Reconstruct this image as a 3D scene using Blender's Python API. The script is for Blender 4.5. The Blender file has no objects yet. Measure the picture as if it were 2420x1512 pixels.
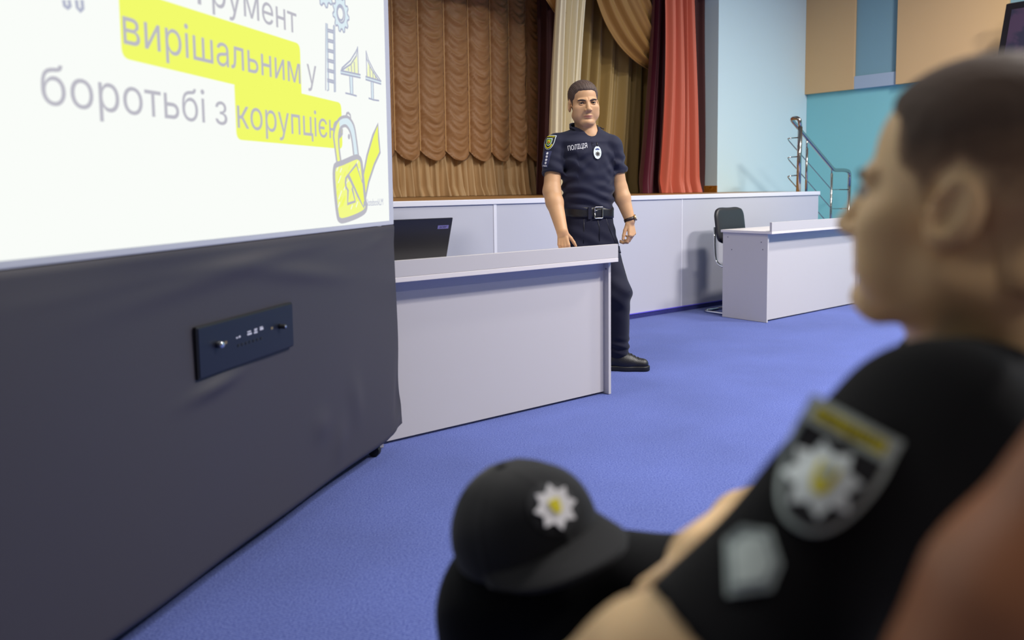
import bpy, bmesh, math, random
import numpy as np
from mathutils import Vector, Matrix
from mathutils.bvhtree import BVHTree
from mathutils.geometry import tessellate_polygon, delaunay_2d_cdt

random.seed(4)
SC = bpy.context.scene
COL = SC.collection

# ------------------------------------------------------------------ camera
F, PITCH, ROLL, CX, CY, EYE = 1906.0, math.radians(5.01), math.radians(-0.73), 1210.0, 609.0, 1.135
cam_d = bpy.data.cameras.new('camera')
cam = bpy.data.objects.new('camera', cam_d)
COL.objects.link(cam)
cam_d.sensor_fit = 'HORIZONTAL'
cam_d.sensor_width = 36.0
cam_d.lens = F / 2420 * 36.0
cam_d.shift_y = -(756 - CY) / 2420
cam_d.clip_start = 0.05
cam_d.clip_end = 100
cam.matrix_world = (Matrix.Translation((0, 0, EYE)) @ Matrix.Rotation(math.pi / 2 - PITCH, 4, 'X')
                    @ Matrix.Rotation(ROLL, 4, 'Z'))
cam_d.dof.use_dof = True
cam_d.dof.focus_distance = 4.85
cam_d.dof.aperture_fstop = 2.2
SC.camera = cam

# ------------------------------------------------------------------ world, lights, exposure
W = bpy.data.worlds.new('world')
SC.world = W
W.use_nodes = True
W.node_tree.nodes['Background'].inputs[0].default_value = (0.95, 0.96, 1.0, 1)
W.node_tree.nodes['Background'].inputs[1].default_value = 0.14
SC.view_settings.view_transform = 'Standard'
SC.view_settings.look = 'None'
SC.view_settings.gamma = 1.0
SC.view_settings.use_curve_mapping = False
SC.view_settings.exposure = 0.0


def area_light(name, loc, aim, size, power, color):
    d = bpy.data.lights.new(name, 'AREA')
    d.shape = 'RECTANGLE'
    d.size, d.size_y = size
    d.energy = power
    d.color = color
    d.spread = math.radians(150)
    o = bpy.data.objects.new(name, d)
    COL.objects.link(o)
    o.location = loc
    o.rotation_euler = (Vector(aim) - Vector(loc)).to_track_quat('-Z', 'Y').to_euler()
    return o


WARM = (1.0, 0.955, 0.91)
area_light('ceiling_or_fill_lamp', (4.8, 3.4, 4.6), (4.1, 3.9, 0), (0.9, 0.3), 270, WARM)
area_light('ceiling_or_fill_lamp', (2.9, 2.5, 4.6), (2.5, 3.1, 0), (0.9, 0.3), 150, WARM)
area_light('ceiling_or_fill_lamp', (-0.9, 3.2, 4.6), (-0.9, 3.8, 0), (0.9, 0.3), 50, WARM)
area_light('ceiling_or_fill_lamp', (4.6, 5.8, 4.6), (4.3, 6.2, 0), (0.9, 0.3), 135, WARM)
area_light('ceiling_or_fill_lamp', (2.6, -1.6, 4.6), (2.4, -1.0, 0), (0.9, 0.3), 60, WARM)  # added fill lamp behind the camera, brightens the seated man's near side

# ------------------------------------------------------------------ geometry helpers
_cp, _sp, _cr, _sr = math.cos(PITCH), math.sin(PITCH), math.cos(ROLL), math.sin(ROLL)


def ray(px, py):
    xr, yr = (px - CX) / F, (py - CY) / F
    x, y = xr * _cr + yr * _sr, -xr * _sr + yr * _cr
    u = -y
    return np.array([x, _cp + u * _sp, -_sp + u * _cp])


def at(px, py, Y):
    r = ray(px, py)
    return r * (Y / r[1]) + np.array([0, 0, EYE])


def onz(px, py, Z=0.0):
    r = ray(px, py)
    return r * ((Z - EYE) / r[2]) + np.array([0, 0, EYE])


def onplane(px, py, p0, n):
    r = ray(px, py)
    o = np.array([0, 0, EYE])
    return o + r * (np.dot(np.asarray(p0) - o, n) / np.dot(r, n))


def V(*a):
    return np.array(a, float)


def unit(v):
    v = np.asarray(v, float)
    return v / np.linalg.norm(v)


# ------------------------------------------------------------------ materials
def hexlin(h):
    h = h.lstrip('#')
    c = [int(h[i:i + 2], 16) / 255 for i in (0, 2, 4)]
    return tuple((x / 12.92 if x <= 0.04045 else ((x + 0.055) / 1.055) ** 2.4) for x in c) + (1.0,)


def mat(name, color, rough=0.5, metal=0.0, spec=0.5, noise=0.0, nscale=30.0, bump=0.0, bscale=80.0, emit=0.0,
        sub=0.0, sheen=0.0, coat=0.0):
    m = bpy.data.materials.new(name)
    m.use_nodes = True
    nt = m.node_tree
    b = nt.nodes['Principled BSDF']
    c = hexlin(color) if isinstance(color, str) else tuple(color) + (1.0,)
    b.inputs['Base Color'].default_value = c
    b.inputs['Roughness'].default_value = rough
    b.inputs['Metallic'].default_value = metal
    b.inputs['Specular IOR Level'].default_value = spec
    if sub:
        b.inputs['Subsurface Weight'].default_value = sub
        b.inputs['Subsurface Radius'].default_value = (0.012, 0.004, 0.002)
        b.inputs['Subsurface Scale'].default_value = 1.0
    if sheen:
        b.inputs['Sheen Weight'].default_value = sheen
        b.inputs['Sheen Roughness'].default_value = 0.5
    if coat:
        b.inputs['Coat Weight'].default_value = coat
    if emit:
        b.inputs['Emission Color'].default_value = c
        b.inputs['Emission Strength'].default_value = emit
    if noise or bump:
        tc = nt.nodes.new('ShaderNodeTexCoord')
    if noise:
        n = nt.nodes.new('ShaderNodeTexNoise')
        n.inputs['Scale'].default_value = nscale
        n.inputs['Detail'].default_value = 4
        nt.links.new(tc.outputs['Object'], n.inputs['Vector'])
        mx = nt.nodes.new('ShaderNodeMix')
        mx.data_type = 'RGBA'
        mx.inputs[6].default_value = tuple(x * (1 - noise) for x in c[:3]) + (1,)
        mx.inputs[7].default_value = tuple(min(1, x * (1 + noise)) for x in c[:3]) + (1,)
        nt.links.new(n.outputs['Fac'], mx.inputs[0])
        nt.links.new(mx.outputs[2], b.inputs['Base Color'])
    if bump:
        n2 = nt.nodes.new('ShaderNodeTexNoise')
        n2.inputs['Scale'].default_value = bscale
        n2.inputs['Detail'].default_value = 3
        nt.links.new(tc.outputs['Object'], n2.inputs['Vector'])
        bp = nt.nodes.new('ShaderNodeBump')
        bp.inputs['Strength'].default_value = bump
        bp.inputs['Distance'].default_value = 0.01
        nt.links.new(n2.outputs['Fac'], bp.inputs['Height'])
        nt.links.new(bp.outputs['Normal'], b.inputs['Normal'])
    return m


def emission(name, color, strength=1.0):
    m = bpy.data.materials.new(name)
    m.use_nodes = True
    nt = m.node_tree
    nt.nodes.clear()
    e = nt.nodes.new('ShaderNodeEmission')
    e.inputs[0].default_value = hexlin(color)
    e.inputs[1].default_value = strength
    o = nt.nodes.new('ShaderNodeOutputMaterial')
    nt.links.new(e.outputs[0], o.inputs[0])
    return m


def carpet_material():
    m = mat('carpet', '#5d66bd', rough=0.95, spec=0.1, sheen=0.15)
    nt = m.node_tree
    b = nt.nodes['Principled BSDF']
    tc = nt.nodes.new('ShaderNodeTexCoord')
    mp = nt.nodes.new('ShaderNodeMapping')
    mp.inputs['Rotation'].default_value = (0, 0, math.radians(22))
    nt.links.new(tc.outputs['Object'], mp.inputs[0])
    wv = nt.nodes.new('ShaderNodeTexWave')
    wv.bands_direction = 'Y'
    wv.inputs['Scale'].default_value = 38
    wv.inputs['Distortion'].default_value = 1.4
    wv.inputs['Detail'].default_value = 2
    wv.inputs['Detail Scale'].default_value = 5
    nt.links.new(mp.outputs[0], wv.inputs[0])
    n1 = nt.nodes.new('ShaderNodeTexNoise')
    n1.inputs['Scale'].default_value = 170
    n1.inputs['Detail'].default_value = 3
    nt.links.new(tc.outputs['Object'], n1.inputs[0])
    n2 = nt.nodes.new('ShaderNodeTexNoise')
    n2.inputs['Scale'].default_value = 1.8
    n2.inputs['Detail'].default_value = 6
    nt.links.new(tc.outputs['Object'], n2.inputs[0])
    r1 = nt.nodes.new('ShaderNodeValToRGB')
    r1.color_ramp.elements[0].position = 0.30
    r1.color_ramp.elements[0].color = hexlin('#364490')
    r1.color_ramp.elements[1].position = 0.66
    r1.color_ramp.elements[1].color = hexlin('#6b7abd')
    nt.links.new(n1.outputs['Fac'], r1.inputs[0])
    m1 = nt.nodes.new('ShaderNodeMix')
    m1.data_type = 'RGBA'
    m1.blend_type = 'MULTIPLY'
    m1.inputs[0].default_value = 0.22
    nt.links.new(r1.outputs[0], m1.inputs[6])
    nt.links.new(wv.outputs['Color'], m1.inputs[7])
    m2 = nt.nodes.new('ShaderNodeMix')
    m2.data_type = 'RGBA'
    m2.blend_type = 'OVERLAY'
    m2.inputs[0].default_value = 0.25
    nt.links.new(m1.outputs[2], m2.inputs[6])
    nt.links.new(n2.outputs['Fac'], m2.inputs[7])
    nt.links.new(m2.outputs[2], b.inputs['Base Color'])
    ad = nt.nodes.new('ShaderNodeMath')
    ad.operation = 'ADD'
    nt.links.new(n1.outputs['Fac'], ad.inputs[0])
    nt.links.new(wv.outputs['Fac'], ad.inputs[1])
    bp = nt.nodes.new('ShaderNodeBump')
    bp.inputs['Strength'].default_value = 0.35
    bp.inputs['Distance'].default_value = 0.006
    nt.links.new(ad.outputs[0], bp.inputs['Height'])
    nt.links.new(bp.outputs[0], b.inputs['Normal'])
    return m


def wood_material(name, c1, c2, scale=3.0, rough=0.4):
    m = mat(name, c1, rough=rough)
    nt = m.node_tree
    b = nt.nodes['Principled BSDF']
    tc = nt.nodes.new('ShaderNodeTexCoord')
    mp = nt.nodes.new('ShaderNodeMapping')
    mp.inputs['Scale'].default_value = (1.5, 12, 12)
    nt.links.new(tc.outputs['Object'], mp.inputs[0])
    n = nt.nodes.new('ShaderNodeTexNoise')
    n.inputs['Scale'].default_value = scale
    n.inputs['Detail'].default_value = 5
    n.inputs['Distortion'].default_value = 1.2
    nt.links.new(mp.outputs[0], n.inputs[0])
    r = nt.nodes.new('ShaderNodeValToRGB')
    r.color_ramp.elements[0].position = 0.35
    r.color_ramp.elements[1].position = 0.65
    r.color_ramp.elements[0].color = hexlin(c1)
    r.color_ramp.elements[1].color = hexlin(c2)
    nt.links.new(n.outputs['Fac'], r.inputs[0])
    nt.links.new(r.outputs[0], b.inputs['Base Color'])
    return m


M = dict(
    carpet=carpet_material(),
    blue_wall=mat('pale_blue_paint', '#cfe7ee', 0.8, spec=0.2, bump=0.05, bscale=60),
    teal_wall=mat('teal_paint', '#88c8d0', 0.8, spec=0.2, bump=0.05, bscale=60),
    tan_panel=mat('tan_paint', '#d2b083', 0.75, spec=0.2),
    slate_panel=mat('slate_blue_paint', '#7fa3b2', 0.75, spec=0.2),
    grey_panel=mat('grey_blue_paint', '#a5b6cb', 0.75, spec=0.2),
    stage_panel=mat('stage_laminate', '#b9bac6', 0.55, spec=0.3),
    trim_white=mat('white_trim', '#dcdce6', 0.4),
    skirting=mat('blue_skirting', '#2c2f78', 0.7, bump=0.6, bscale=90),
    skirting_lip=mat('violet_lip', '#5a52c8', 0.5),
    stage_wood=wood_material('stage_boards', '#8a6238', '#b98a52'),
    base_wood=wood_material('varnished_pine', '#8a5210', '#b47a2c', 4.0, 0.3),
    desk=mat('grey_laminate', '#c0bcbe', 0.45, spec=0.35),
    desk_edge=mat('light_edging', '#dcd6d6', 0.4),
    screw=mat('screw_cap', '#77737e', 0.5),
    black_vinyl=mat('black_vinyl', '#26262b', 0.42, bump=0.12, bscale=200),
    chrome=mat('chrome', '#cfd2d6', 0.16, metal=1.0),
    steel=mat('polished_steel', '#c0bcb8', 0.14, metal=1.0),
    laptop=mat('laptop_plastic', '#1b1b22', 0.38, bump=0.05, bscale=400),
    laptop_badge=mat('laptop_badge', '#8f88b8', 0.3, metal=0.6),
    dark_ink=mat('dark_ink', '#22202c', 0.5),
    frame_grey=mat('grey_border', '#b7b9c4', 0.45),
    fabric=mat('black_stretch_fabric', '#3d3a41', 0.55, spec=0.35, bump=0.06, bscale=500),
    plate=mat('navy_plate', '#131624', 0.4, spec=0.4),
    plate_edge=mat('plate_gasket', '#121216', 0.5),
    rubber=mat('black_rubber', '#141418', 0.6),
    brass=mat('brass_insert', '#8d7b58', 0.4, metal=0.5),
    white_mark=mat('white_print', '#c9c9d6', 0.4),
    festoon=mat('bronze_satin', '#a0744a', 0.5, spec=0.35, sheen=0.15),
    ruffle=mat('bronze_chiffon', '#bd9a6c', 0.6, sheen=0.15),
    seam=mat('gold_cord', '#dcb070', 0.5),
    maroon_dark=mat('dark_maroon_velvet', '#3c1210', 0.8, noise=0.3, nscale=6),  # also colours the strip that stands for the coral drape's shaded edge
    beige_drape=mat('cream_satin', '#e4d8b8', 0.45, spec=0.4, sheen=0.2),
    gold_drape=mat('old_gold_satin', '#a58a50', 0.5, spec=0.4, sheen=0.3),
    swag=mat('amber_satin', '#9a7236', 0.5, spec=0.4, sheen=0.3),
    crimson=mat('crimson_satin', '#571226', 0.5, spec=0.35, sheen=0.2),
    coral=mat('coral_satin', '#c4634c', 0.5, spec=0.35, sheen=0.2),
    tv_frame=mat('tv_bezel', '#0c0c12', 0.35),
    navy=mat('navy_pique', '#1d1f34', 0.75, spec=0.2, sheen=0.12, bump=0.08, bscale=600),
    trousers=mat('navy_twill', '#17182b', 0.8, spec=0.2, sheen=0.1, bump=0.08, bscale=500),
    leather=mat('black_leather', '#121116', 0.42, bump=0.2, bscale=260),
    sole=mat('shoe_sole', '#0d0d10', 0.5),
    silver=mat('nickel', '#c9c6c0', 0.25, metal=1.0),
    skin=mat('skin', '#c59a74', 0.5, spec=0.35, sub=0.12, noise=0.08, nscale=25),
    skin_arm=mat('skin_arm', '#dcb98a', 0.5, spec=0.35, sub=0.12, noise=0.06, nscale=25),
    lips=mat('lips', '#a86e60', 0.45, sub=0.1),
    hair_dark=mat('dark_brown_hair', '#4b3a33', 0.6, noise=0.45, nscale=120, bump=0.35, bscale=260),
    hair_buzz=mat('cropped_brown_hair', '#5a4438', 0.75, noise=0.3, nscale=200, bump=0.3, bscale=300),
    eye_white=mat('eye_white', '#b9b0ab', 0.25),
    iris=mat('iris', '#2c2622', 0.2),
    brow=mat('brow_hair', '#3a2a24', 0.7),
    white_thread=mat('white_thread', '#e2e2ea', 0.6),
    patch_grey=mat('patch_grey', '#b0bdbb', 0.7),
    patch_light=mat('patch_silver', '#dde8ea', 0.6),
    patch_black=mat('patch_black', '#14161c', 0.8),
    patch_yellow=mat('patch_yellow', '#d8cc10', 0.7),
    patch_green=mat('patch_green', '#4f7d3a', 0.7),
    patch_red=mat('patch_red', '#a8402c', 0.7),
    black_cotton=mat('black_cotton', '#0c0d10', 0.9, spec=0.12, sheen=0.05, bump=0.08, bscale=400),
    cap_cotton=mat('cap_twill', '#121317', 0.85, spec=0.18, sheen=0.1, bump=0.08, bscale=500),
    watch_strap=mat('watch_strap', '#2c1c18', 0.45),
    gold=mat('watch_gold', '#c8a878', 0.25, metal=1.0),
    seat_cloth=mat('seat_upholstery', '#5a2a22', 0.8, noise=0.15, nscale=120),
    seat_metal=mat('seat_metal', '#2a2a2e', 0.5, metal=0.5),
    white_emit=emission('projected_white', '#fafdf9', 1.0),
    grey_emit=emission('projected_grey', '#bdbcc6', 1.0),
    yellow_emit=emission('projected_yellow', '#f2fb6c', 1.0),
    cream_emit=emission('projected_cream', '#f6fbc8', 1.0),
    lemon_emit=emission('projected_lemon', '#f4fb8c', 1.0),
    pale_emit=emission('projected_pale_blue', '#dfeff6', 1.0),
    line_emit=emission('projected_line', '#b4b8cc', 1.0),
)


# ------------------------------------------------------------------ object helpers
def link(o, parent=None):
    COL.objects.link(o)
    if parent is not None:
        o.parent = parent
    return o


def tag(o, label=None, cat=None, group=None, kind=None):
    if label:
        o['label'] = label
    if cat:
        o['category'] = cat
    if group:
        o['group'] = group
    if kind:
        o['kind'] = kind
    return o


def thing(name, loc, label, cat, rz=0.0, group=None):
    o = bpy.data.objects.new(name, None)
    o.empty_display_size = 0.1
    link(o)
    o.matrix_world = Matrix.Translation(Vector(loc)) @ Matrix.Rotation(rz, 4, 'Z')
    return tag(o, label, cat, group)


def world_inv(o):
    m = Matrix.Identity(4)
    chain = []
    while o is not None:
        chain.append(o)
        o = o.parent
    for c in reversed(chain):
        m = m @ c.matrix_basis
    return m.inverted()


def mesh_obj(name, verts, faces, material, parent=None, smooth=False, world=True):
    """verts in world coordinates (world=True) or in the parent's own frame."""
    me = bpy.data.meshes.new(name)
    vs = np.asarray(verts, float)
    if parent is not None and world:
        mi = np.array(world_inv(parent))
        vs = vs @ mi[:3, :3].T + mi[:3, 3]
    me.from_pydata(vs.tolist(), [], [list(map(int, f)) for f in faces])
    mats = material if isinstance(material, (list, tuple)) else [material]
    for m_ in mats:
        me.materials.append(m_)
    if smooth:
        me.polygons.foreach_set('use_smooth', [True] * len(me.polygons))
    me.update()
    o = bpy.data.objects.new(name, me)
    return link(o, parent)


class MB:
    """collects shapes (world or local coordinates) into one mesh"""

    def __init__(self):
        self.v, self.f = [], []

    def add(self, vs, fs):
        n = len(self.v)
        self.v += [tuple(x) for x in vs]
        self.f += [[i + n for i in f] for f in fs]
        return self

    def box(self, o, ax, ay, az, sx, sy, sz, bev=0.0):
        """box from corner o along unit axes with sizes"""
        o = np.asarray(o, float)
        bm = bmesh.new()
        c = [o + ax * sx * i + ay * sy * j + az * sz * k for k in (0, 1) for j in (0, 1) for i in (0, 1)]
        vs = [bm.verts.new(tuple(p)) for p in c]
        for q in ((0, 2, 3, 1), (4, 5, 7, 6), (0, 1, 5, 4), (2, 6, 7, 3), (0, 4, 6, 2), (1, 3, 7, 5)):
            bm.faces.new([vs[i] for i in q])
        bmesh.ops.recalc_face_normals(bm, faces=bm.faces)
        if bev:
            bmesh.ops.bevel(bm, geom=list(bm.edges), offset=bev, segments=2, affect='EDGES', profile=0.6)
        bm.verts.index_update()
        self.add([v.co[:] for v in bm.verts], [[v.index for v in f.verts] for f in bm.faces])
        bm.free()
        return self

    def tube(self, pts, r, seg=12, cap=True):
        pts = [np.asarray(p, float) for p in pts]
        rr = r if isinstance(r, (list, tuple)) else [r] * len(pts)
        n0 = len(self.v)
        t0 = unit(pts[1] - pts[0])
        ref = V(0, 0, 1) if abs(t0[2]) < 0.9 else V(1, 0, 0)
        nrm = unit(np.cross(t0, ref))
        for i, p in enumerate(pts):
            if i == 0:
                t = pts[1] - pts[0]
            elif i == len(pts) - 1:
                t = pts[-1] - pts[-2]
            else:
                t = unit(pts[i + 1] - p) + unit(p - pts[i - 1])
            t = unit(t)
            nrm = unit(nrm - t * np.dot(nrm, t))
            bn = np.cross(t, nrm)
            for k in range(seg):
                a = 2 * math.pi * k / seg
                self.v.append(tuple(p + rr[i] * (math.cos(a) * nrm + math.sin(a) * bn)))
        for i in range(len(pts) - 1):
            for k in range(seg):
                a, b = n0 + i * seg + k, n0 + i * seg + (k + 1) % seg
                self.f.append([a, b, b + seg, a + seg])
        if cap:
            self.f.append([n0 + k for k in range(seg)][::-1])
            self.f.append([n0 + (len(pts) - 1) * seg + k for k in range(seg)])
        return self

    def lathe(self, c, ax, u, w, prof, seg=24):
        """prof: (radius, height) along ax from c"""
        n0 = len(self.v)
        for (r, h) in prof:
            for k in range(seg):
                a = 2 * math.pi * k / seg
                self.v.append(tuple(c + ax * h + r * (math.cos(a) * u + math.sin(a) * w)))
        for i in range(len(prof) - 1):
            for k in range(seg):
                a, b = n0 + i * seg + k, n0 + i * seg + (k + 1) % seg
                self.f.append([a, b, b + seg, a + seg])
        self.f.append([n0 + k for k in range(seg)][::-1])
        self.f.append([n0 + (len(prof) - 1) * seg + k for k in range(seg)])
        return self

    def build(self, name, material, parent=None, smooth=False, world=True):
        o = mesh_obj(name, self.v, self.f, material, parent, smooth, world)
        bm = bmesh.new()
        bm.from_mesh(o.data)
        bmesh.ops.recalc_face_normals(bm, faces=bm.faces)
        bm.to_mesh(o.data)
        bm.free()
        if smooth:
            o.data.polygons.foreach_set('use_smooth', [True] * len(o.data.polygons))
        return o


def rounded(pts, r, seg=5):
    """round the corners of a polyline with fillets"""
    pts = [np.asarray(p, float) for p in pts]
    out = [pts[0]]
    for i in range(1, len(pts) - 1):
        a, b, c = pts[i - 1], pts[i], pts[i + 1]
        d1, d2 = np.linalg.norm(a - b), np.linalg.norm(c - b)
        q = min(r, d1 * 0.49, d2 * 0.49)
        p1, p2 = b + (a - b) / d1 * q, b + (c - b) / d2 * q
        for k in range(seg + 1):
            t = k / seg
            out.append((1 - t) ** 2 * p1 + 2 * t * (1 - t) * b + t * t * p2)
    out.append(pts[-1])
    return out


def grid_obj(name, P, material, parent=None, thick=0.0, smooth=True, flip=False):
    """P: (nu, nv, 3) world points"""
    nu, nv = P.shape[:2]
    idx = np.arange(nu * nv).reshape(nu, nv)
    a, b, c, d = idx[:-1, :-1], idx[1:, :-1], idx[1:, 1:], idx[:-1, 1:]
    fs = np.stack([a, b, c, d], -1).reshape(-1, 4)
    if flip:
        fs = fs[:, ::-1]
    o = mesh_obj(name, P.reshape(-1, 3), fs, material, parent, smooth)
    if thick:
        md = o.modifiers.new('thickness', 'SOLIDIFY')
        md.thickness = thick
        md.offset = 0
    return o


def extrude_poly(pts2, o, u, w, n, h):
    """flat polygon in plane (o,u,w) with thickness h along n -> verts, faces"""
    k = len(pts2)
    low = [o + u * p[0] + w * p[1] for p in pts2]
    top = [q + n * h for q in low]
    tri = tessellate_polygon([[Vector((p[0], p[1], 0)) for p in pts2]])
    fs = [[i + k for i in t] for t in tri]
    fs += [[i, (i + 1) % k, (i + 1) % k + k, i + k] for i in range(k)]
    return low + top, fs


# ------------------------------------------------------------------ signed distance modelling
def sph(p, c, r):
    return np.sqrt(((p - c) ** 2).sum(1)) - r


def cap(p, a, b, ra, rb=None):
    rb = ra if rb is None else rb
    a, b = np.asarray(a, float), np.asarray(b, float)
    ab = b - a
    t = np.clip(((p - a) @ ab) / (ab @ ab + 1e-12), 0, 1)
    q = p - a - t[:, None] * ab
    return np.sqrt((q ** 2).sum(1)) - (ra + (rb - ra) * t)


def ell(p, c, r, R=None):
    q = p - np.asarray(c, float)
    if R is not None:
        q = q @ R
    r = np.asarray(r, float)
    k0 = np.sqrt(((q / r) ** 2).sum(1))
    k1 = np.sqrt(((q / (r * r)) ** 2).sum(1)) + 1e-9
    return k0 * (k0 - 1) / k1


def smin(a, b, k):
    h = np.clip(0.5 + 0.5 * (b - a) / k, 0, 1)
    return b + (a - b) * h - k * h * (1 - h)


def smax(a, b, k):
    return -smin(-a, -b, k)


def chain(p, pts, rs, k=0.0):
    d = None
    for i in range(len(pts) - 1):
        q = cap(p, pts[i], pts[i + 1], rs[i], rs[i + 1])
        d = q if d is None else (smin(d, q, k) if k else np.minimum(d, q))
    return d


def polysdf(y, z, poly):
    poly = np.asarray(poly, float)
    d = np.full(y.shape, 1e9)
    s = np.ones(y.shape)
    n = len(poly)
    for i in range(n):
        a, b = poly[i], poly[i - 1]
        ex, ey = b[0] - a[0], b[1] - a[1]
        wx, wy = y - a[0], z - a[1]
        t = np.clip((wx * ex + wy * ey) / (ex * ex + ey * ey + 1e-12), 0, 1)
        d = np.minimum(d, (wx - ex * t) ** 2 + (wy - ey * t) ** 2)
        c1, c2, c3 = z >= a[1], z < b[1], ex * wy > ey * wx
        s = np.where((c1 & c2 & c3) | (~c1 & ~c2 & ~c3), -s, s)
    return s * np.sqrt(d)


def ev(fn, p, ch=150000):
    return np.concatenate([fn(p[i:i + ch]) for i in range(0, len(p), ch)]) if len(p) else np.zeros(0)


def axis_coords(lo, hi, h, fine, B):
    """grid lines of one axis; fine = (from, to, step) refines a stretch of it"""
    out = [lo]
    while out[-1] < hi or (len(out) - 1) % B:
        s = h
        if fine is not None and fine[0] - h < out[-1] < fine[1]:
            s = fine[2]
        out.append(out[-1] + s)
    return np.array(out)


def surface_nets(fn, lo, hi, h, fine=None):
    lo, hi = np.asarray(lo, float), np.asarray(hi, float)
    B = 4
    gx = [axis_coords(lo[i], hi[i], h, None if fine is None else (fine[0][i], fine[1][i], fine[2]), B) for i in range(3)]
    n = np.array([len(g) - 1 for g in gx])
    nb = n // B
    pos = lambda ii: np.stack([np.interp(ii[:, i], np.arange(len(gx[i])), gx[i]) for i in range(3)], 1)
    ax = [(gx[i][0:-1:B] + gx[i][B::B]) / 2 for i in range(3)]
    cc = np.stack(np.meshgrid(*ax, indexing='ij'), -1).reshape(-1, 3)
    dc = ev(fn, cc).reshape(nb)
    act = np.abs(dc) < B * h * 1.9
    up = lambda a: a.repeat(B, 0).repeat(B, 1).repeat(B, 2)
    sg = np.pad(up(np.where(dc < 0, -1.0, 1.0).astype(np.float32)), ((0, 1),) * 3, mode='edge')
    cm = up(act)
    pm = np.zeros(n + 1, bool)
    for i in (0, 1):
        for j in (0, 1):
            for k in (0, 1):
                pm[i:i + n[0], j:j + n[1], k:k + n[2]] |= cm
    ii = np.argwhere(pm)
    sg[pm] = ev(fn, pos(ii.astype(float)))
    neg = sg < 0
    cnt = np.zeros(n, np.uint8)
    for i in (0, 1):
        for j in (0, 1):
            for k in (0, 1):
                cnt += neg[i:i + n[0], j:j + n[1], k:k + n[2]]
    mixed = (cnt > 0) & (cnt < 8)
    cells = np.argwhere(mixed)
    cid = np.full(n, -1, np.int32)
    cid[mixed] = np.arange(len(cells))
    offs = np.array([(i, j, k) for i in (0, 1) for j in (0, 1) for k in (0, 1)])
    val = np.stack([sg[tuple((cells + o).T)] for o in offs], 1)
    acc = np.zeros((len(cells), 3))
    num = np.zeros(len(cells))
    for a in range(8):
        for b in range(a + 1, 8):
            if np.abs(offs[a] - offs[b]).sum() != 1:
                continue
            va, vb = val[:, a], val[:, b]
            x = (va < 0) != (vb < 0)
            t = np.where(x, va / np.where(x, va - vb, 1), 0)
            acc += np.where(x[:, None], offs[a] + t[:, None] * (offs[b] - offs[a]), 0)
            num += x
    vs = pos(cells + acc / num[:, None])
    faces = []
    for axis in range(3):
        o1, o2 = (axis + 1) % 3, (axis + 2) % 3
        s0 = [slice(None)] * 3
        s1 = [slice(None)] * 3
        s0[axis], s1[axis] = slice(0, -1), slice(1, None)
        A, Bn = neg[tuple(s0)], neg[tuple(s1)]
        e = np.argwhere(A != Bn)
        ok = (e[:, o1] > 0) & (e[:, o2] > 0) & (e[:, o1] < n[o1]) & (e[:, o2] < n[o2])
        e = e[ok]
        q = []
        for d1, d2 in ((-1, -1), (0, -1), (0, 0), (-1, 0)):
            c = e.copy()
            c[:, o1] += d1
            c[:, o2] += d2
            q.append(cid[tuple(c.T)])
        q = np.stack(q, 1)
        fl = A[tuple(e.T)]
        q = np.where(fl[:, None], q, q[:, ::-1])
        faces.append(q[(q >= 0).all(1)])
    faces = np.concatenate(faces)
    # two Newton steps onto the surface
    for _ in range(2):
        e_ = h * 0.3
        d0 = ev(fn, vs)
        g = np.stack([(ev(fn, vs + np.eye(3)[i] * e_) - d0) / e_ for i in range(3)], 1)
        gl = (g ** 2).sum(1)
        st = np.clip(d0 / np.maximum(gl, 0.25), -h * 0.5, h * 0.5)
        vs = vs - g * st[:, None]
    return vs, faces


def sdf_obj(name, fn, lo, hi, h, material, parent=None, matfn=None, fine=None):
    vs, fs = surface_nets(fn, lo, hi, h, fine)
    me = bpy.data.meshes.new(name)
    w = vs
    if parent is not None:
        mi = np.array(world_inv(parent))
        w = vs @ mi[:3, :3].T + mi[:3, 3]
    me.vertices.add(len(w))
    me.vertices.foreach_set('co', w.astype(np.float32).ravel())
    me.loops.add(len(fs) * 4)
    me.loops.foreach_set('vertex_index', fs.astype(np.int32).ravel())
    me.polygons.add(len(fs))
    me.polygons.foreach_set('loop_start', np.arange(0, len(fs) * 4, 4, dtype=np.int32))
    me.polygons.foreach_set('loop_total', np.full(len(fs), 4, np.int32))
    for m_ in (material if isinstance(material, (list, tuple)) else [material]):
        me.materials.append(m_)
    me.update(calc_edges=True)
    me.validate()
    if matfn is not None:
        c = vs[fs].mean(1)
        me.polygons.foreach_set('material_index', matfn(c).astype(np.int32))
    me.polygons.foreach_set('use_smooth', np.ones(len(me.polygons), bool))
    o = bpy.data.objects.new(name, me)
    link(o, parent)
    bv = BVHTree.FromPolygons([tuple(x) for x in vs], fs.tolist())
    return o, bv


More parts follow.
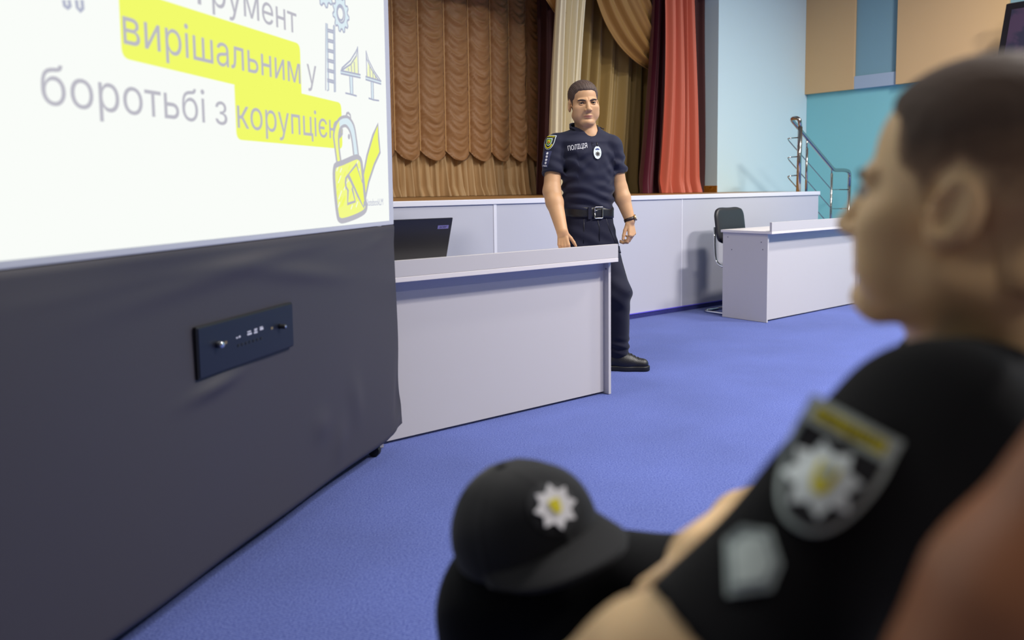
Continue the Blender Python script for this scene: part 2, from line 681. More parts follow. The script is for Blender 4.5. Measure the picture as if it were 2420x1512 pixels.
# ------------------------------------------------------------------ text and flat marks
def text_polys(body, bold=0.0):
    """outline of a line of text, filled by winding number (letters may have overlapping strokes)"""
    cu = bpy.data.curves.new('lettering', 'FONT')
    cu.body = body
    cu.size = 1.0
    cu.offset = bold
    cu.resolution_u = 5
    cu.fill_mode = 'NONE'
    o = bpy.data.objects.new('lettering', cu)
    COL.objects.link(o)
    dg = bpy.context.evaluated_depsgraph_get()
    dg.update()
    me = bpy.data.meshes.new_from_object(o.evaluated_get(dg))
    pts = np.array([v.co[:2] for v in me.vertices])
    ed = np.array([list(e.vertices) for e in me.edges])
    bpy.data.objects.remove(o)
    bpy.data.curves.remove(cu)
    bpy.data.meshes.remove(me)
    # orient every contour along its vertex order (the closing edge runs from the last vertex to the first)
    seg = []
    for a, b in ed:
        lo_, hi_ = min(a, b), max(a, b)
        seg.append((lo_, hi_) if hi_ - lo_ == 1 else (hi_, lo_))
    seg = np.array(seg)
    r = delaunay_2d_cdt([Vector(p) for p in pts], seg.tolist(), [], 0, 1e-6)
    vo = np.array([v[:] for v in r[0]])
    tri = np.array([list(f) for f in r[2]])
    c = vo[tri].mean(1)
    A, Bq = pts[seg[:, 0]], pts[seg[:, 1]]
    keep = []
    for k, q in enumerate(c):
        up_ = (A[:, 1] <= q[1]) & (Bq[:, 1] > q[1])
        dn_ = (A[:, 1] > q[1]) & (Bq[:, 1] <= q[1])
        side = (Bq[:, 0] - A[:, 0]) * (q[1] - A[:, 1]) - (q[0] - A[:, 0]) * (Bq[:, 1] - A[:, 1])
        if int((up_ & (side > 0)).sum()) - int((dn_ & (side < 0)).sum()) != 0:
            keep.append(tri[k].tolist())
    used = sorted({i for f in keep for i in f})
    mp = {u: i for i, u in enumerate(used)}
    vs = np.array([(vo[u][0], vo[u][1], 0.0) for u in used])
    return vs, [[mp[i] for i in f] for f in keep]


def split_mesh(vs, fs, maxlen):
    """subdivide 2-D faces so that they can follow a curved surface"""
    bm = bmesh.new()
    bv = [bm.verts.new((p[0], p[1], 0)) for p in vs]
    for f in fs:
        try:
            bm.faces.new([bv[i] for i in f])
        except ValueError:
            pass
    bmesh.ops.triangulate(bm, faces=bm.faces)
    for _ in range(4):
        es = [e for e in bm.edges if e.calc_length() > maxlen]
        if not es:
            break
        bmesh.ops.subdivide_edges(bm, edges=es, cuts=1)
        bmesh.ops.triangulate(bm, faces=[f for f in bm.faces if len(f.verts) > 3])
    bm.verts.index_update()
    v = np.array([q.co[:] for q in bm.verts])
    f = [[q.index for q in g.verts] for g in bm.faces]
    bm.free()
    return v, f


def conform(name, vs, fs, material, parent, bv, o, u, w, n, off=0.0015, maxlen=0.012, drop=None):
    """lay a flat drawing (metres, plane o/u/w, n towards the viewer) onto a surface"""
    vs, fs = split_mesh(vs, fs, maxlen)
    out = []
    for p in vs:
        q = o + u * p[0] + w * p[1]
        hit = bv.ray_cast(Vector(q + n * 0.12), Vector(-n), 0.3)
        if drop is not None:                     # a stiff patch: bridges what falls away too far
            dd = float((np.array(hit[0][:]) - q) @ n) if hit[0] is not None else -drop
            q = q + n * (max(dd, -drop) + off)
        elif hit[0] is not None:
            q = np.array(hit[0][:]) + n * off
        else:
            near = bv.find_nearest(Vector(q))
            q = np.array(near[0][:]) + np.array(near[1][:]) * off if near[0] is not None else q
        out.append(q)
    me = mesh_obj(name, out, fs, material, parent)
    md = me.modifiers.new('thickness', 'SOLIDIFY')
    md.thickness = 0.0012
    md.offset = 0
    return me


def star2d(points, r1, r2, c=(0, 0), rot=0.0):
    out = []
    for i in range(points * 2):
        r = r1 if i % 2 == 0 else r2
        a = rot + math.pi * i / points
        out.append((c[0] + r * math.sin(a), c[1] + r * math.cos(a)))
    return out


def fan(poly):
    tri = tessellate_polygon([[Vector((p[0], p[1], 0)) for p in poly]])
    return [(p[0], p[1], 0) for p in poly], [list(t) for t in tri]


def fit_text(body, x, y, wd, ht, bold=0.0):
    """text scaled so that its box is wd x ht with lower left at x, y"""
    vs, fs = text_polys(body, bold)
    lo, hi = vs.min(0), vs.max(0)
    s = V(wd / (hi[0] - lo[0]), ht / (hi[1] - lo[1]), 0)
    return (vs - lo) * s + V(x, y, 0), fs



# ================================================================== ROOM
UP = V(0, 0, 1)
AD = 0.9066
D = V(math.sin(AD), math.cos(AD), 0)          # along the stage front, to the right
Bk = V(-D[1], D[0], 0)                         # away from the hall, into the stage
S0 = V(0.993, 6.808, 0)                        # a point on the foot of the stage front
ST = 1.047                                     # stage height


def S(t, b, z=0.0):
    return S0 + D * t + Bk * b + UP * z


def tb(px, py, b):
    w = onplane(px, py, S(0, b), -Bk)
    return float((w - S0) @ D), float(w[2])


# floor
mb = MB()
mb.add([(-9, -5, 0), (12, -5, 0), (12, 16, 0), (-9, 16, 0)], [[0, 1, 2, 3]])
o = mb.build('floor', M['carpet'])
tag(o, 'violet blue ribbed carpet of the hall floor', kind='structure')

WB = 1.0                                       # the proscenium wall stands this far behind the stage front
tj = tb(1697, 200, WB)[0]                      # front corner of the opening
tc = tb(1905.5, 300, WB)[0]                    # corner with the right wall
HT = 5.0
mb = MB()
mb.box(S(tj, WB, ST + 0.001), D, Bk, UP, tc - tj - 0.002, 0.30, HT - ST)
mb.box(S(2.90, WB), D, Bk, UP, tc - 2.902, 0.30, ST)
o = mb.build('wall_back', M['blue_wall'])
tag(o, 'pale blue wall beside the stage opening', kind='structure')
mb = MB()
mb.box(S(tj - 0.012, WB - 0.004, ST), D, Bk, UP, 0.012, 0.34, 0.075, 0.003)
mb.build('baseboard_stage', M['base_wood'])
tag(bpy.data.objects['baseboard_stage'], 'varnished wooden skirting at the foot of the opening jamb', kind='structure')
# unseen header added over the stage opening to block lamps and darken the stage
mb = MB()
mb.box(S(-6.0, WB, 3.25), D, Bk, UP, tj + 6.0, 0.30, HT - 3.25)
tag(mb.build('wall_shade_header', M['blue_wall']), 'unseen pale blue header added to keep lamp light off the stage', kind='structure')
# rear of the stage house, behind the curtains
mb = MB()
mb.box(S(-4.6, 3.2), D, Bk, UP, 10.5, 0.2, HT)
tag(mb.build('wall_stage', M['maroon_dark']), 'dark rear wall behind the stage curtains', kind='structure')

# right wall, teal, with raised panels
Wc = S(tc, WB)
mb = MB()
mb.box(Wc - Bk * 9.5, D, Bk, UP, 0.25, 9.5, HT)
o = mb.build('wall_right', M['teal_wall'])
tag(o, 'teal side wall to the right of the stage', kind='structure')


def rw(px, py, off=0.0):
    w = onplane(px, py, Wc - D * off, D)
    return float((w - Wc) @ -Bk), float(w[2])


PT = 0.05
zb = rw(2010, 211.5, PT)[1]
for (x0, x1, m_, th, z0, z1) in ((1901, 2018.5, 'tan_panel', PT, zb, HT), (2018.5, 2119.5, 'grey_panel', 0.045, zb, None),
                                 (2018.5, 2119.5, 'slate_panel', 0.02, None, HT), (2119.5, 2379, 'tan_panel', PT + 0.02, zb, HT),
                                 (2379, 2560, 'slate_panel', 0.02, zb, HT)):
    a0, a1 = max(0, rw(x0, 150, PT)[0]), rw(x1, 150, PT)[0]
    zg = rw(2070, 174, PT)[1]
    z0 = zg if z0 is None else z0
    z1 = zg if z1 is None else z1
    mb = MB()
    mb.box(Wc - Bk * a1 - D * th + UP * z0, D, Bk, UP, th, a1 - a0, z1 - z0, 0.004)
    mb.build('wall_panel', M[m_], o)

# ------------------------------------------------------------------ stage
T0, T1 = -5.2, 2.885
st = thing('stage', S(-1, 0.5), 'low stage with grey laminate front, white top edge and wooden floor', 'stage')
mb = MB()
mb.box(S(T0, 0.02, ST - 0.03), D, Bk, UP, T1 - T0, 3.18, 0.03)
mb.build('stage_floor', M['stage_wood'], st)
mb = MB()
mb.box(S(T0, -0.012, ST - 0.036), D, Bk, UP, T1 - T0 + 0.012, 0.05, 0.038, 0.004)
mb.build('top_edge', M['trim_white'], st)
seams = [T0, tb(1170, 560, 0)[0], tb(1611, 560, 0)[0], T1]
for i in range(3):
    mb = MB()
    mb.box(S(seams[i] + 0.003, 0, 0.02), D, Bk, UP, seams[i + 1] - seams[i] - 0.006, 0.025, ST - 0.056, 0.002)
    mb.build('front_panel', M['stage_panel'], st)
mb = MB()
mb.box(S(seams[1] - 0.013, -0.005, 0.03), D, Bk, UP, 0.028, 0.012, ST - 0.066, 0.002)
mb.build('joint_strip', M['trim_white'], st)
mb = MB()
mb.box(S(seams[2] - 0.005, -0.003, 0.03), D, Bk, UP, 0.01, 0.01, ST - 0.066)
mb.build('joint_strip', M['trim_white'], st)
mb = MB()
mb.box(S(T1 - 0.02, 0.026, 0.0), D, Bk, UP, 0.02, 3.1, ST - 0.04)
mb.build('end_panel', M['stage_panel'], st)
mb = MB()
for k in range(5):
    mb.box(S(T0, -0.012 + 0.001 * (k % 2), 0.001 + 0.0075 * k), D, Bk, UP, T1 - T0, 0.014, 0.0065, 0.001)
sk = mb.build('skirting', M['skirting'], st)
mb = MB()
mb.box(S(T0, -0.016, 0.038), D, Bk, UP, T1 - T0, 0.018, 0.007, 0.002)
mb.build('skirting_edge', M['skirting_lip'], sk)


# ------------------------------------------------------------------ curtains
def hash1(n):
    return (math.sin(n * 127.1 + 3.7) * 43758.5453) % 1.0


# festoon curtain
FB = 2.2
cols = [tb(x, 100, FB)[0] for x in (866, 925, 985, 1046, 1103, 1155, 1199, 1240, 1279)]
w0 = cols[2] - cols[1]
edges = [cols[0] - w0 * k for k in range(7, 0, -1)] + cols
zs = tb(1000, 352, FB)[1]                       # seams end here, the ruffle hangs below
NZ = 250
zz = np.linspace(zs - 0.20, 4.6, NZ)
rows = []
us = []
for c in range(len(edges) - 1):
    n = 18
    for k in range(n):
        us.append((edges[c] + (edges[c + 1] - edges[c]) * k / n, k / n, c))
us.append((edges[-1], 0.0, len(edges) - 1))
Pf = np.zeros((len(us), NZ, 3))
for i, (t, u, c) in enumerate(us):
    ph = hash1(c) * 0.05
    sag = 0.20 * (4 * u * (1 - u)) ** 0.62
    v = zz + sag + ph
    per = 0.080
    cell = np.floor(v / per)
    fr = v / per - cell
    v = v + 0.012 * np.sin(v * 31 + c * 5 + u * 3) + 0.010 * np.sin(v * 67 + c * 11)
    cell = np.floor(v / per)
    fr = v / per - cell
    jit = np.array([0.45 + 1.1 * hash1(q * 3.1 + c * 17) for q in cell])
    prof = np.where(fr < 0.62, np.sin(fr / 0.62 * math.pi / 2), np.cos((fr - 0.62) / 0.38 * math.pi / 2))
    lean = 0.25 * math.sin(u * 9 + c * 2) * np.sin(v * 23 + c)
    puff = 0.06 * (4 * u * (1 - u)) ** 0.6
    ed = (4 * u * (1 - u)) ** 0.35
    b = FB - puff - 0.021 * jit * prof * ed * (1 + lean) - 0.005 * np.sin(v * 130 + u * 14) * ed
    # scalloped lower hem
    hem = zs - 0.005 - 0.115 * (4 * u * (1 - u)) ** 0.7
    z = np.maximum(zz, hem)
    Pf[i, :, 0] = S0[0] + D[0] * t + Bk[0] * b
    Pf[i, :, 1] = S0[1] + D[1] * t + Bk[1] * b
    Pf[i, :, 2] = z
ft = thing('festoon_curtain', S(-0.8, FB, ST), 'bronze festoon curtain with scalloped swags at the rear of the stage', 'curtain')
grid_obj('swag_panel', Pf, M['festoon'], ft)
mb = MB()
for c, e in enumerate(edges):
    mb.tube([S(e, FB - 0.022, zs - 0.02), S(e, FB - 0.022, 4.6)], 0.0045, 6)
mb.build('gathering_cord', M['seam'], ft)
# ruffle below
nu = 420
uu = np.linspace(edges[0], edges[-1], nu)
vv = np.linspace(0, 1, 30)
Pr = np.zeros((nu, 30, 3))
for i, t in enumerate(uu):
    x = (t - edges[0]) / w0
    for j, v in enumerate(vv):
        top = zs + 0.0
        z = top - v * (top - ST - 0.004)
        amp = 0.012 + 0.035 * v
        b = FB + 0.02 - 0.03 * v + amp * math.sin(2 * math.pi * x * 3.1 + 1.3 * math.sin(x * 2.3) + 0.8 * v * math.sin(x * 1.7)) \
            + 0.4 * amp * math.sin(2 * math.pi * x * 7.3 + 2 * math.sin(x * 1.1)) - 0.05 * max(0, v - 0.8) * 5 * (0.5 + 0.5 * math.sin(x * 5))
        q = S(t + 0.01 * v * math.sin(x * 9), b, z)
        Pr[i, j] = q
grid_obj('bottom_ruffle', Pr, M['ruffle'], ft)


def drape(name, label, m_, b, topx, botx, nfold, amp, seed, zt=4.6, flare=1.0, mid=None, thick=0.0, kname='curtain', tilt=0.0,
          zb=None, nz=60, ncol=26):
    """hanging sheet; topx/botx are pixel columns (left, right) read at picture row 0 and at the stage floor"""
    tl0, tr0 = tb(topx[0], 0, b)[0], tb(topx[1], 0, b)[0]
    z0 = tb(topx[0], 0, b)[1]
    tl1, tr1 = tb(botx[0], 458, b)[0], tb(botx[1], 458, b)[0]
    zb = ST + 0.004 if zb is None else zb
    nu_ = nfold * ncol
    P = np.zeros((nu_ + 1, nz + 1, 3))
    rnd = random.Random(seed)
    ph = [rnd.uniform(0, 6.28) for _ in range(6)]
    for j in range(nz + 1):
        z = zb + (zt - zb) * j / nz
        k = (z0 - z) / (z0 - ST)               # 0 at the top row of the photo, 1 at the floor
        kk = min(1.15, max(-0.35, k))
        if mid is not None and kk > 0:
            kk2 = kk ** mid
        else:
            kk2 = kk
        tl, tr = tl0 + (tl1 - tl0) * kk2, tr0 + (tr1 - tr0) * kk2
        for i in range(nu_ + 1):
            u = i / nu_
            a = amp * (0.8 + 0.35 * max(0, kk))
            x = u * nfold
            w = math.sin(2 * math.pi * x + 0.9 * math.sin(x * 1.9 + ph[0]) + 0.35 * kk * math.sin(x * 3.1 + ph[1]))
            w = math.copysign(abs(w) ** 0.75, w)
            bb = b + a * w + 0.35 * a * math.sin(4.7 * math.pi * x + ph[2] + kk * 1.3) + 0.02 * math.sin(kk * 3 + ph[3])
            if kk > 0.93:                       # cloth gathering on the floor
                g = (kk - 0.93) / 0.07
                bb -= 0.05 * g * flare * (0.5 + 0.5 * math.sin(x * 7 + ph[4]))
            P[i, j] = S(tl + (tr - tl) * u + 0.012 * math.sin(x * 4 + kk * 2 + ph[5]), bb + tilt * kk, z)
    o = grid_obj(name, P, M[m_], None, thick)
    return tag(o, label, kname)


drape('side_curtain_or_shade_strip', 'dark maroon velvet side curtain in shadow behind the officer', 'maroon_dark', 1.98, (1272, 1345), (1272, 1345), 4, 0.045, 3)
drape('side_curtain_or_shade_strip', 'cream satin side curtain widening to the floor behind the officer', 'beige_drape', 1.35, (1318, 1382), (1303, 1352), 4, 0.045, 7)
drape('side_curtain_or_shade_strip', 'old gold satin curtain in straight folds beside the crimson drape', 'gold_drape', 1.72, (1365, 1600), (1325, 1585), 8, 0.06, 11)
drape('side_curtain_or_shade_strip', 'crimson satin drape pulled in beside the coral drape', 'crimson', 1.24, (1546, 1606), (1508, 1604), 3, 0.045, 15, mid=1.5)
drape('side_curtain_or_shade_strip', 'coral red satin drape against the jamb of the stage opening', 'coral', 1.07, (1577, 1640), (1556, 1650), 4, 0.04, 21, mid=1.7)
drape('side_curtain_or_shade_strip', 'shaded edge of the coral drape by the jamb, its shade coloured dark maroon', 'maroon_dark', 1.19, (1622, 1672), (1622, 1672), 2, 0.03, 25)  # separate dark strip standing in for shade on the coral cloth's right edge


def swag(name, label, upper, lower, b, nf, amp, seed):
    """cloth gathered between two picture curves (upper, lower edge), folds running along them"""
    def curve(pts, n):
        P = [np.array(p, float) for p in pts]
        out = []
        for i in range(n + 1):
            x = i / n * (len(P) - 1)
            k = min(int(x), len(P) - 2)
            f = x - k
            p0, p1, p2, p3 = P[max(k - 1, 0)], P[k], P[k + 1], P[min(k + 2, len(P) - 1)]
            out.append(0.5 * (2 * p1 + (p2 - p0) * f + (2 * p0 - 5 * p1 + 4 * p2 - p3) * f * f + (3 * p1 - p0 - 3 * p2 + p3) * f ** 3))
        return out
    n, m = 40, nf * 12
    A, Bq = curve(upper, n), curve(lower, n)
    P = np.zeros((n + 1, m + 1, 3))
    for i in range(n + 1):
        for j in range(m + 1):
            v = j / m
            q = A[i] * (1 - v) + Bq[i] * v
            t, z = tb(q[0], q[1], b)
            w = math.sin(2 * math.pi * nf * v + seed)
            bb = b - amp * w - 0.10 * math.sin(math.pi * v) - 0.4 * amp * math.sin(2 * math.pi * nf * v * 2.3 + i * 0.05)
            P[i, j] = S(t, bb, z)
    o = grid_obj(name, P, M['swag'], None, 0.004)
    return tag(o, label, 'curtain')


swag('curtain_swag', 'amber gathered swag sweeping down from the top to the crimson drape',
     [(1470, -260), (1520, -120), (1560, -20), (1575, 60), (1568, 110)], [(1355, -210), (1410, 0), (1450, 90), (1500, 145), (1556, 176)], 1.42, 6, 0.03, 0.4)
swag('curtain_swag', 'small amber swag end at the top left of the cream curtain',
     [(1370, -60), (1350, -20), (1330, 10), (1322, 26), (1320, 30)], [(1230, -110), (1262, -40), (1290, 4), (1308, 30), (1319, 43)], 1.5, 3, 0.02, 1.0)

# ------------------------------------------------------------------ stair and railing at the right end of the stage
mb = MB()
for k in range(4):
    mb.box(S(T1 + 0.004 + 0.3 * k, 0.25), D, Bk, UP, 0.3, 0.72, 0.70 - 0.17 * k, 0.004)
tag(mb.build('stage_steps', M['stage_panel']), 'grey steps down from the right end of the stage', 'stairs')

RB = 0.16
rl = thing('stair_railing', S(T1, RB, ST), 'polished steel stair railing at the right end of the stage', 'railing')


def R(px, py, b=RB):
    t, z = tb(px, py, b)
    return S(t, b, z)


hand = rounded([R(1891, 300, RB - 0.10), R(1889.5, 283, RB - 0.10) + UP * 0.02, R(1868, 281, RB) + UP * 0.005, R(1971, 402), R(1996, 402), R(2008, 405), R(2007, 440)], 0.05, 6)
MB().tube(hand, 0.021, 14).build('handrail', M['steel'], rl, True)
p_ = R(1887, 440, RB - 0.10)
MB().tube([R(1891, 300, RB - 0.10), V(p_[0], p_[1], ST + 0.002)], 0.024, 16).build('newel_post', M['steel'], rl, True)
q_ = R(2007, 440)
MB().tube([q_, V(q_[0], q_[1], 0.002)], 0.021, 14).build('newel_post', M['steel'], rl, True)
for (x, ytop, yj, base) in ((1907, 330, 350, ST + 0.002), (1965.5, 392, 410, 0.54)):
    a = R(x, ytop)
    j = R(x, yj)
    base_z = base if x < 1950 else 0.36
    MB().tube([a, j], 0.008, 10).tube([j, V(j[0], j[1], base_z)], 0.014, 12).build('baluster', M['steel'], rl, True)
for y in (325, 370, 414):
    pts = rounded([R(1886, y, RB - 0.09), R(1862, y + 2, RB - 0.05), R(1862, y + 5, RB), R(1965, y + 123, RB), R(1970, y + 123, RB), R(2005, y + 123, RB)], 0.05, 5)
    MB().tube(pts, 0.006, 8).build('mid_rail', M['steel'], rl, True)

# ------------------------------------------------------------------ television on the right wall
c0 = onplane(2378, 10, Wc - D * 0.42, D)
c1 = onplane(2357, 135, Wc - D * 0.28, D)
tv = thing('television', (c0 + c1) / 2, 'black wall television tilted forward, high on the right wall', 'television')
ud = unit(c0 - c1)
ul = -Bk
nrm = unit(np.cross(ud, ul))
if nrm @ (V(0, 0, EYE) - c0) < 0:
    nrm = -nrm
tvh = 0.82
TL = c0
mb = MB()
mb.box(TL - ud * tvh - nrm * 0.05, ul, ud, nrm, 1.35, tvh, 0.05, 0.006)
mb.build('bezel', M['tv_frame'], tv)
m_ = mat('tv_picture', '#2a2740', 0.3)
nt = m_.node_tree
tcn = nt.nodes.new('ShaderNodeTexCoord')
nn = nt.nodes.new('ShaderNodeTexNoise')
nn.inputs['Scale'].default_value = 5
nn.inputs['Detail'].default_value = 3
nt.links.new(tcn.outputs['Object'], nn.inputs[0])
rp = nt.nodes.new('ShaderNodeValToRGB')
rp.color_ramp.elements[0].position = 0.45
rp.color_ramp.elements[0].color = hexlin('#24243a')
rp.color_ramp.elements[1].position = 0.55
rp.color_ramp.elements[1].color = hexlin('#44304a')
nt.links.new(nn.outputs['Fac'], rp.inputs[0])
nt.links.new(rp.outputs[0], nt.nodes['Principled BSDF'].inputs['Emission Color'])
nt.nodes['Principled BSDF'].inputs['Emission Strength'].default_value = 0.8
nt.nodes['Principled BSDF'].inputs['Base Color'].default_value = (0.01, 0.01, 0.014, 1)
mb = MB()
mb.box(TL - ud * (tvh - 0.06) + ul * 0.06 + nrm * 0.0005, ul, ud, nrm, 1.23, tvh - 0.12, 0.003)
mb.build('screen_panel', m_, tv)
mid_ = TL - ud * 0.4 + ul * 0.6 - nrm * 0.05
MB().tube([mid_, mid_ + D * ((Wc - mid_) @ D - 0.0)], 0.03, 10).build('wall_bracket', M['tv_frame'], tv)

# ------------------------------------------------------------------ desks
def desk(origin, ang, length, depth, label, hole=True, inset=0.035):
    """origin: foot of the front right (or left) outer corner of the front, seen from the hall; ux runs along the front"""
    ux = V(math.sin(ang), math.cos(ang), 0)
    ub = V(-ux[1], ux[0], 0)
    dk = thing('desk', origin + ux * length / 2 + ub * depth / 2, label, 'desk')
    th, ov = 0.018, 0.012
    z1 = 0.729
    P = lambda x, b, z: origin + ux * x + ub * b + UP * z
    mb = MB()
    mb.box(P(-ov, -0.045, z1), ux, ub, UP, length + 2 * ov, depth + 0.06, 0.022, 0.002)
    mb.build('desk_top', M['desk_edge'], dk)
    mb = MB()
    mb.box(P(-ov, -0.044, z1 + 0.0225), ux, ub, UP, length + 2 * ov, 0.02, 0.073, 0.0015)
    mb.build('lip_board', M['desk'], dk)
    for x in (0, length - th):
        mb = MB()
        mb.box(P(x, 0, 0.002), ux, ub, UP, th, depth, z1 - 0.003, 0.001)
        sp_ = mb.build('side_panel', M['desk'], dk)
        s_ = -1 if x == 0 else 1
        for (b, z) in ((0.06, 0.66), (0.045, 0.60), (depth - 0.05, 0.69), (depth - 0.09, 0.585)):
            MB().lathe(P(x + (0 if x == 0 else th), b, z), ux * s_, ub, UP, [(0.005, -0.001), (0.005, 0.0012), (0.003, 0.0016)], 10).build('screw_cap', M['screw'], sp_)
    mb = MB()
    mb.box(P(th, inset, 0.012), ux, ub, UP, length - 2 * th, 0.016, z1 - 0.014, 0.001)
    mb.build('front_panel', M['desk'], dk)
    mb = MB()
    mb.lathe(P(length - th, 0.018, 0.688), -ux, ub, UP, [(0.0055, 0), (0.0055, 0.0015), (0.003, 0.002)], 12)
    mb.build('screw_cap', M['screw'], dk)
    return dk, P


a1 = 0.9066
u1 = V(math.sin(a1), math.cos(a1), 0)
L1 = 1.425
C1 = onz(1444.2, 931)
D1, P1 = desk(C1 - u1 * L1, a1, L1, 0.62, 'grey laminate desk beside the projection screen, carrying the laptop')
a2 = 0.885
C2 = onz(1811.5, 763)
D2, P2 = desk(C2, a2, 1.515, 0.435, 'grey laminate desk with black chair behind it, before the stage')

# ------------------------------------------------------------------ chair behind the far desk
cb = at(1725, 556, 7.16)
cb[2] = 0
ch = thing('office_chair', cb - Bk * 0.2, 'black padded chair with chromed tube frame behind the far desk', 'chair')
ux, uf = D, -Bk                                 # across, forward


def C(x, f_, z):
    return cb + ux * x + uf * f_ + UP * z


def pad(name, cx, cf, cz, sx, axv, sy, azv, th, wave=0.0):
    """rounded cushion: width sx along ux, height sy along axv, thickness th along azv"""
    n = 22
    mbp = MB()
    front, back = [], []
    for j in range(n + 1):
        for i in range(n + 1):
            u, v = i / n * 2 - 1, j / n * 2 - 1
            k = 0.86
            su = math.copysign(1 - (1 - min(1, abs(u))) ** 1.0, u)
            x = u * sx / 2 * math.sqrt(max(0, 1 - 0.10 * max(0, abs(v) - 0.4) ** 2 / 0.36 * 1.6))
            y = v * sy / 2 * (1 - wave * (math.cos(u * math.pi) * 0.5 + 0.5) * (v > 0) * v)
            kc = max(0.0, abs(u) + abs(v) - 1.35) / 0.65
            x *= 1 - 0.13 * kc ** 2
            y *= 1 - 0.13 * kc ** 2
            e = (1 - abs(u) ** 6) * (1 - abs(v) ** 6)
            h = th / 2 * (max(0, e) ** 0.35)
            c = C(cx, cf, cz) + ux * x + axv * y
            front.append(c + azv * h)
            back.append(c - azv * h * 0.8)
    N1 = (n + 1) ** 2
    fs = []
    for j in range(n):
        for i in range(n):
            a = j * (n + 1) + i
            fs.append([a, a + 1, a + n + 2, a + n + 1])
            fs.append([a + N1, a + n + 1 + N1, a + n + 2 + N1, a + 1 + N1])
    mbp.add(front + back, fs)
    o = mbp.build(name, M['black_vinyl'], ch, True)
    md = o.modifiers.new('weld', 'WELD')
    md.merge_threshold = 0.0008
    return o


tiltv = unit(UP + Bk * 0.14)
pad('backrest', 0, 0.0, 0.775, 0.42, tiltv, 0.33, unit(uf + UP * 0.14), 0.05, 0.05)
pad('seat', 0, 0.25, 0.455, 0.42, unit(uf + UP * 0.03), 0.42, UP, 0.06)
for s in (-1, 1):
    pts = rounded([C(s * 0.17, -0.035, 0.76), C(s * 0.19, -0.02, 0.60), C(s * 0.20, 0.0, 0.47), C(s * 0.205, 0.06, 0.425), C(s * 0.205, 0.42, 0.425),
                   C(s * 0.205, 0.45, 0.38), C(s * 0.205, 0.47, 0.03), C(s * 0.205, 0.43, 0.012), C(s * 0.205, -0.10, 0.012), C(s * 0.16, -0.13, 0.012), C(0, -0.13, 0.012)], 0.06, 5)
    MB().tube(pts, 0.0115, 12).build('frame_tube', M['chrome'], ch, True)

# ------------------------------------------------------------------ laptop on the near desk
hinge_r = onz(1050, 626, 0.765)
top_r = at(1061, 514, 1.0)
zt = 1.0
top_r = onplane(1061, 514, hinge_r - Bk * 0.075, -Bk)
lt = thing('laptop', hinge_r - u1 * 0.19, 'black laptop with raised lid on the near desk', 'laptop')
lu = unit(top_r - hinge_r)
lu = unit(lu - u1 * (lu @ u1))
lw = 0.375
lh = np.linalg.norm(top_r - hinge_r)
ln = unit(np.cross(u1, lu))
if ln @ Bk > 0:
    ln = -ln
mb = MB()
mb.box(hinge_r - u1 * lw, u1, lu, ln, lw, lh, 0.008, 0.003)
mb.build('lid', M['laptop'], lt)
mb = MB()
bz = hinge_r - UP * 0.012
mb.box(V(bz[0], bz[1], 0.752) - u1 * lw + Bk * 0.004, u1, Bk, UP, lw, 0.25, 0.016, 0.003)
mb.build('keyboard_base', M['laptop'], lt)
mb = MB()
bo = hinge_r - u1 * 0.078 + lu * (lh - 0.052) + ln * 0.008
mb.box(bo, u1, lu, ln, 0.06, 0.017, 0.0008)
lb = mb.build('badge', M['laptop_badge'], lt)
vs, fs = fit_text('acer', 0.009, 0.004, 0.042, 0.009, 0.01)
mesh_obj('lettering', [bo + u1 * p[0] + lu * p[1] + ln * 0.0012 for p in vs], fs, M['dark_ink'], lb)

# ================================================================== PROJECTION SCREEN
SA = 0.2753
Ds = V(math.sin(SA), math.cos(SA), 0)           # along the screen, away from the camera
Ns = V(Ds[1], -Ds[0], 0)                        # towards the audience
K = V(0, 0, EYE) + 0.962 * (V(-0.594, 3.334, 0) - V(0, 0, EYE))
K[2] = 0
SCR = lambda s, z, off=0.0: K + Ds * s + UP * z + Ns * off


def sz(px, py, off=0.0):
    w = onplane(px, py, K + Ns * off, Ns)
    return float((w - K) @ Ds), float(w[2])


ZB0, ZB1 = sz(895, 1065)[1], sz(931, 529)[1]     # fabric skirt: bottom, top
SR = sz(931, 530)[0]                             # right outer edge
SL = -2.6
ZW0 = sz(919.5, 521.5)[1]
SW = sz(919.5, 521.5)[0]
TOPZ = 2.75
scr = thing('projection_screen', SCR(-1.1, 0, -0.2), 'large projection screen showing a yellow highlighted slide, on a black cloth base', 'screen')
mb = MB()
mb.box(SCR(SL, ZB1 - 0.002, -0.10), Ds, Ns, UP, SR - SL, 0.1, TOPZ + 0.05 - ZB1, 0.004)
mb.build('screen_frame', M['frame_grey'], scr)
mb = MB()
mb.box(SCR(SL + 0.05, ZW0, 0.0002), Ds, Ns, UP, SW - SL - 0.05, 0.001, TOPZ - ZW0)
pic = mb.build('screen_panel', M['white_emit'], scr)

# fabric base: front sheet with slack folds, wrapped round a box
nu, nv = 170, 90
P = np.zeros((nu + 1, nv + 1, 3))
rs = np.random.RandomState(3)


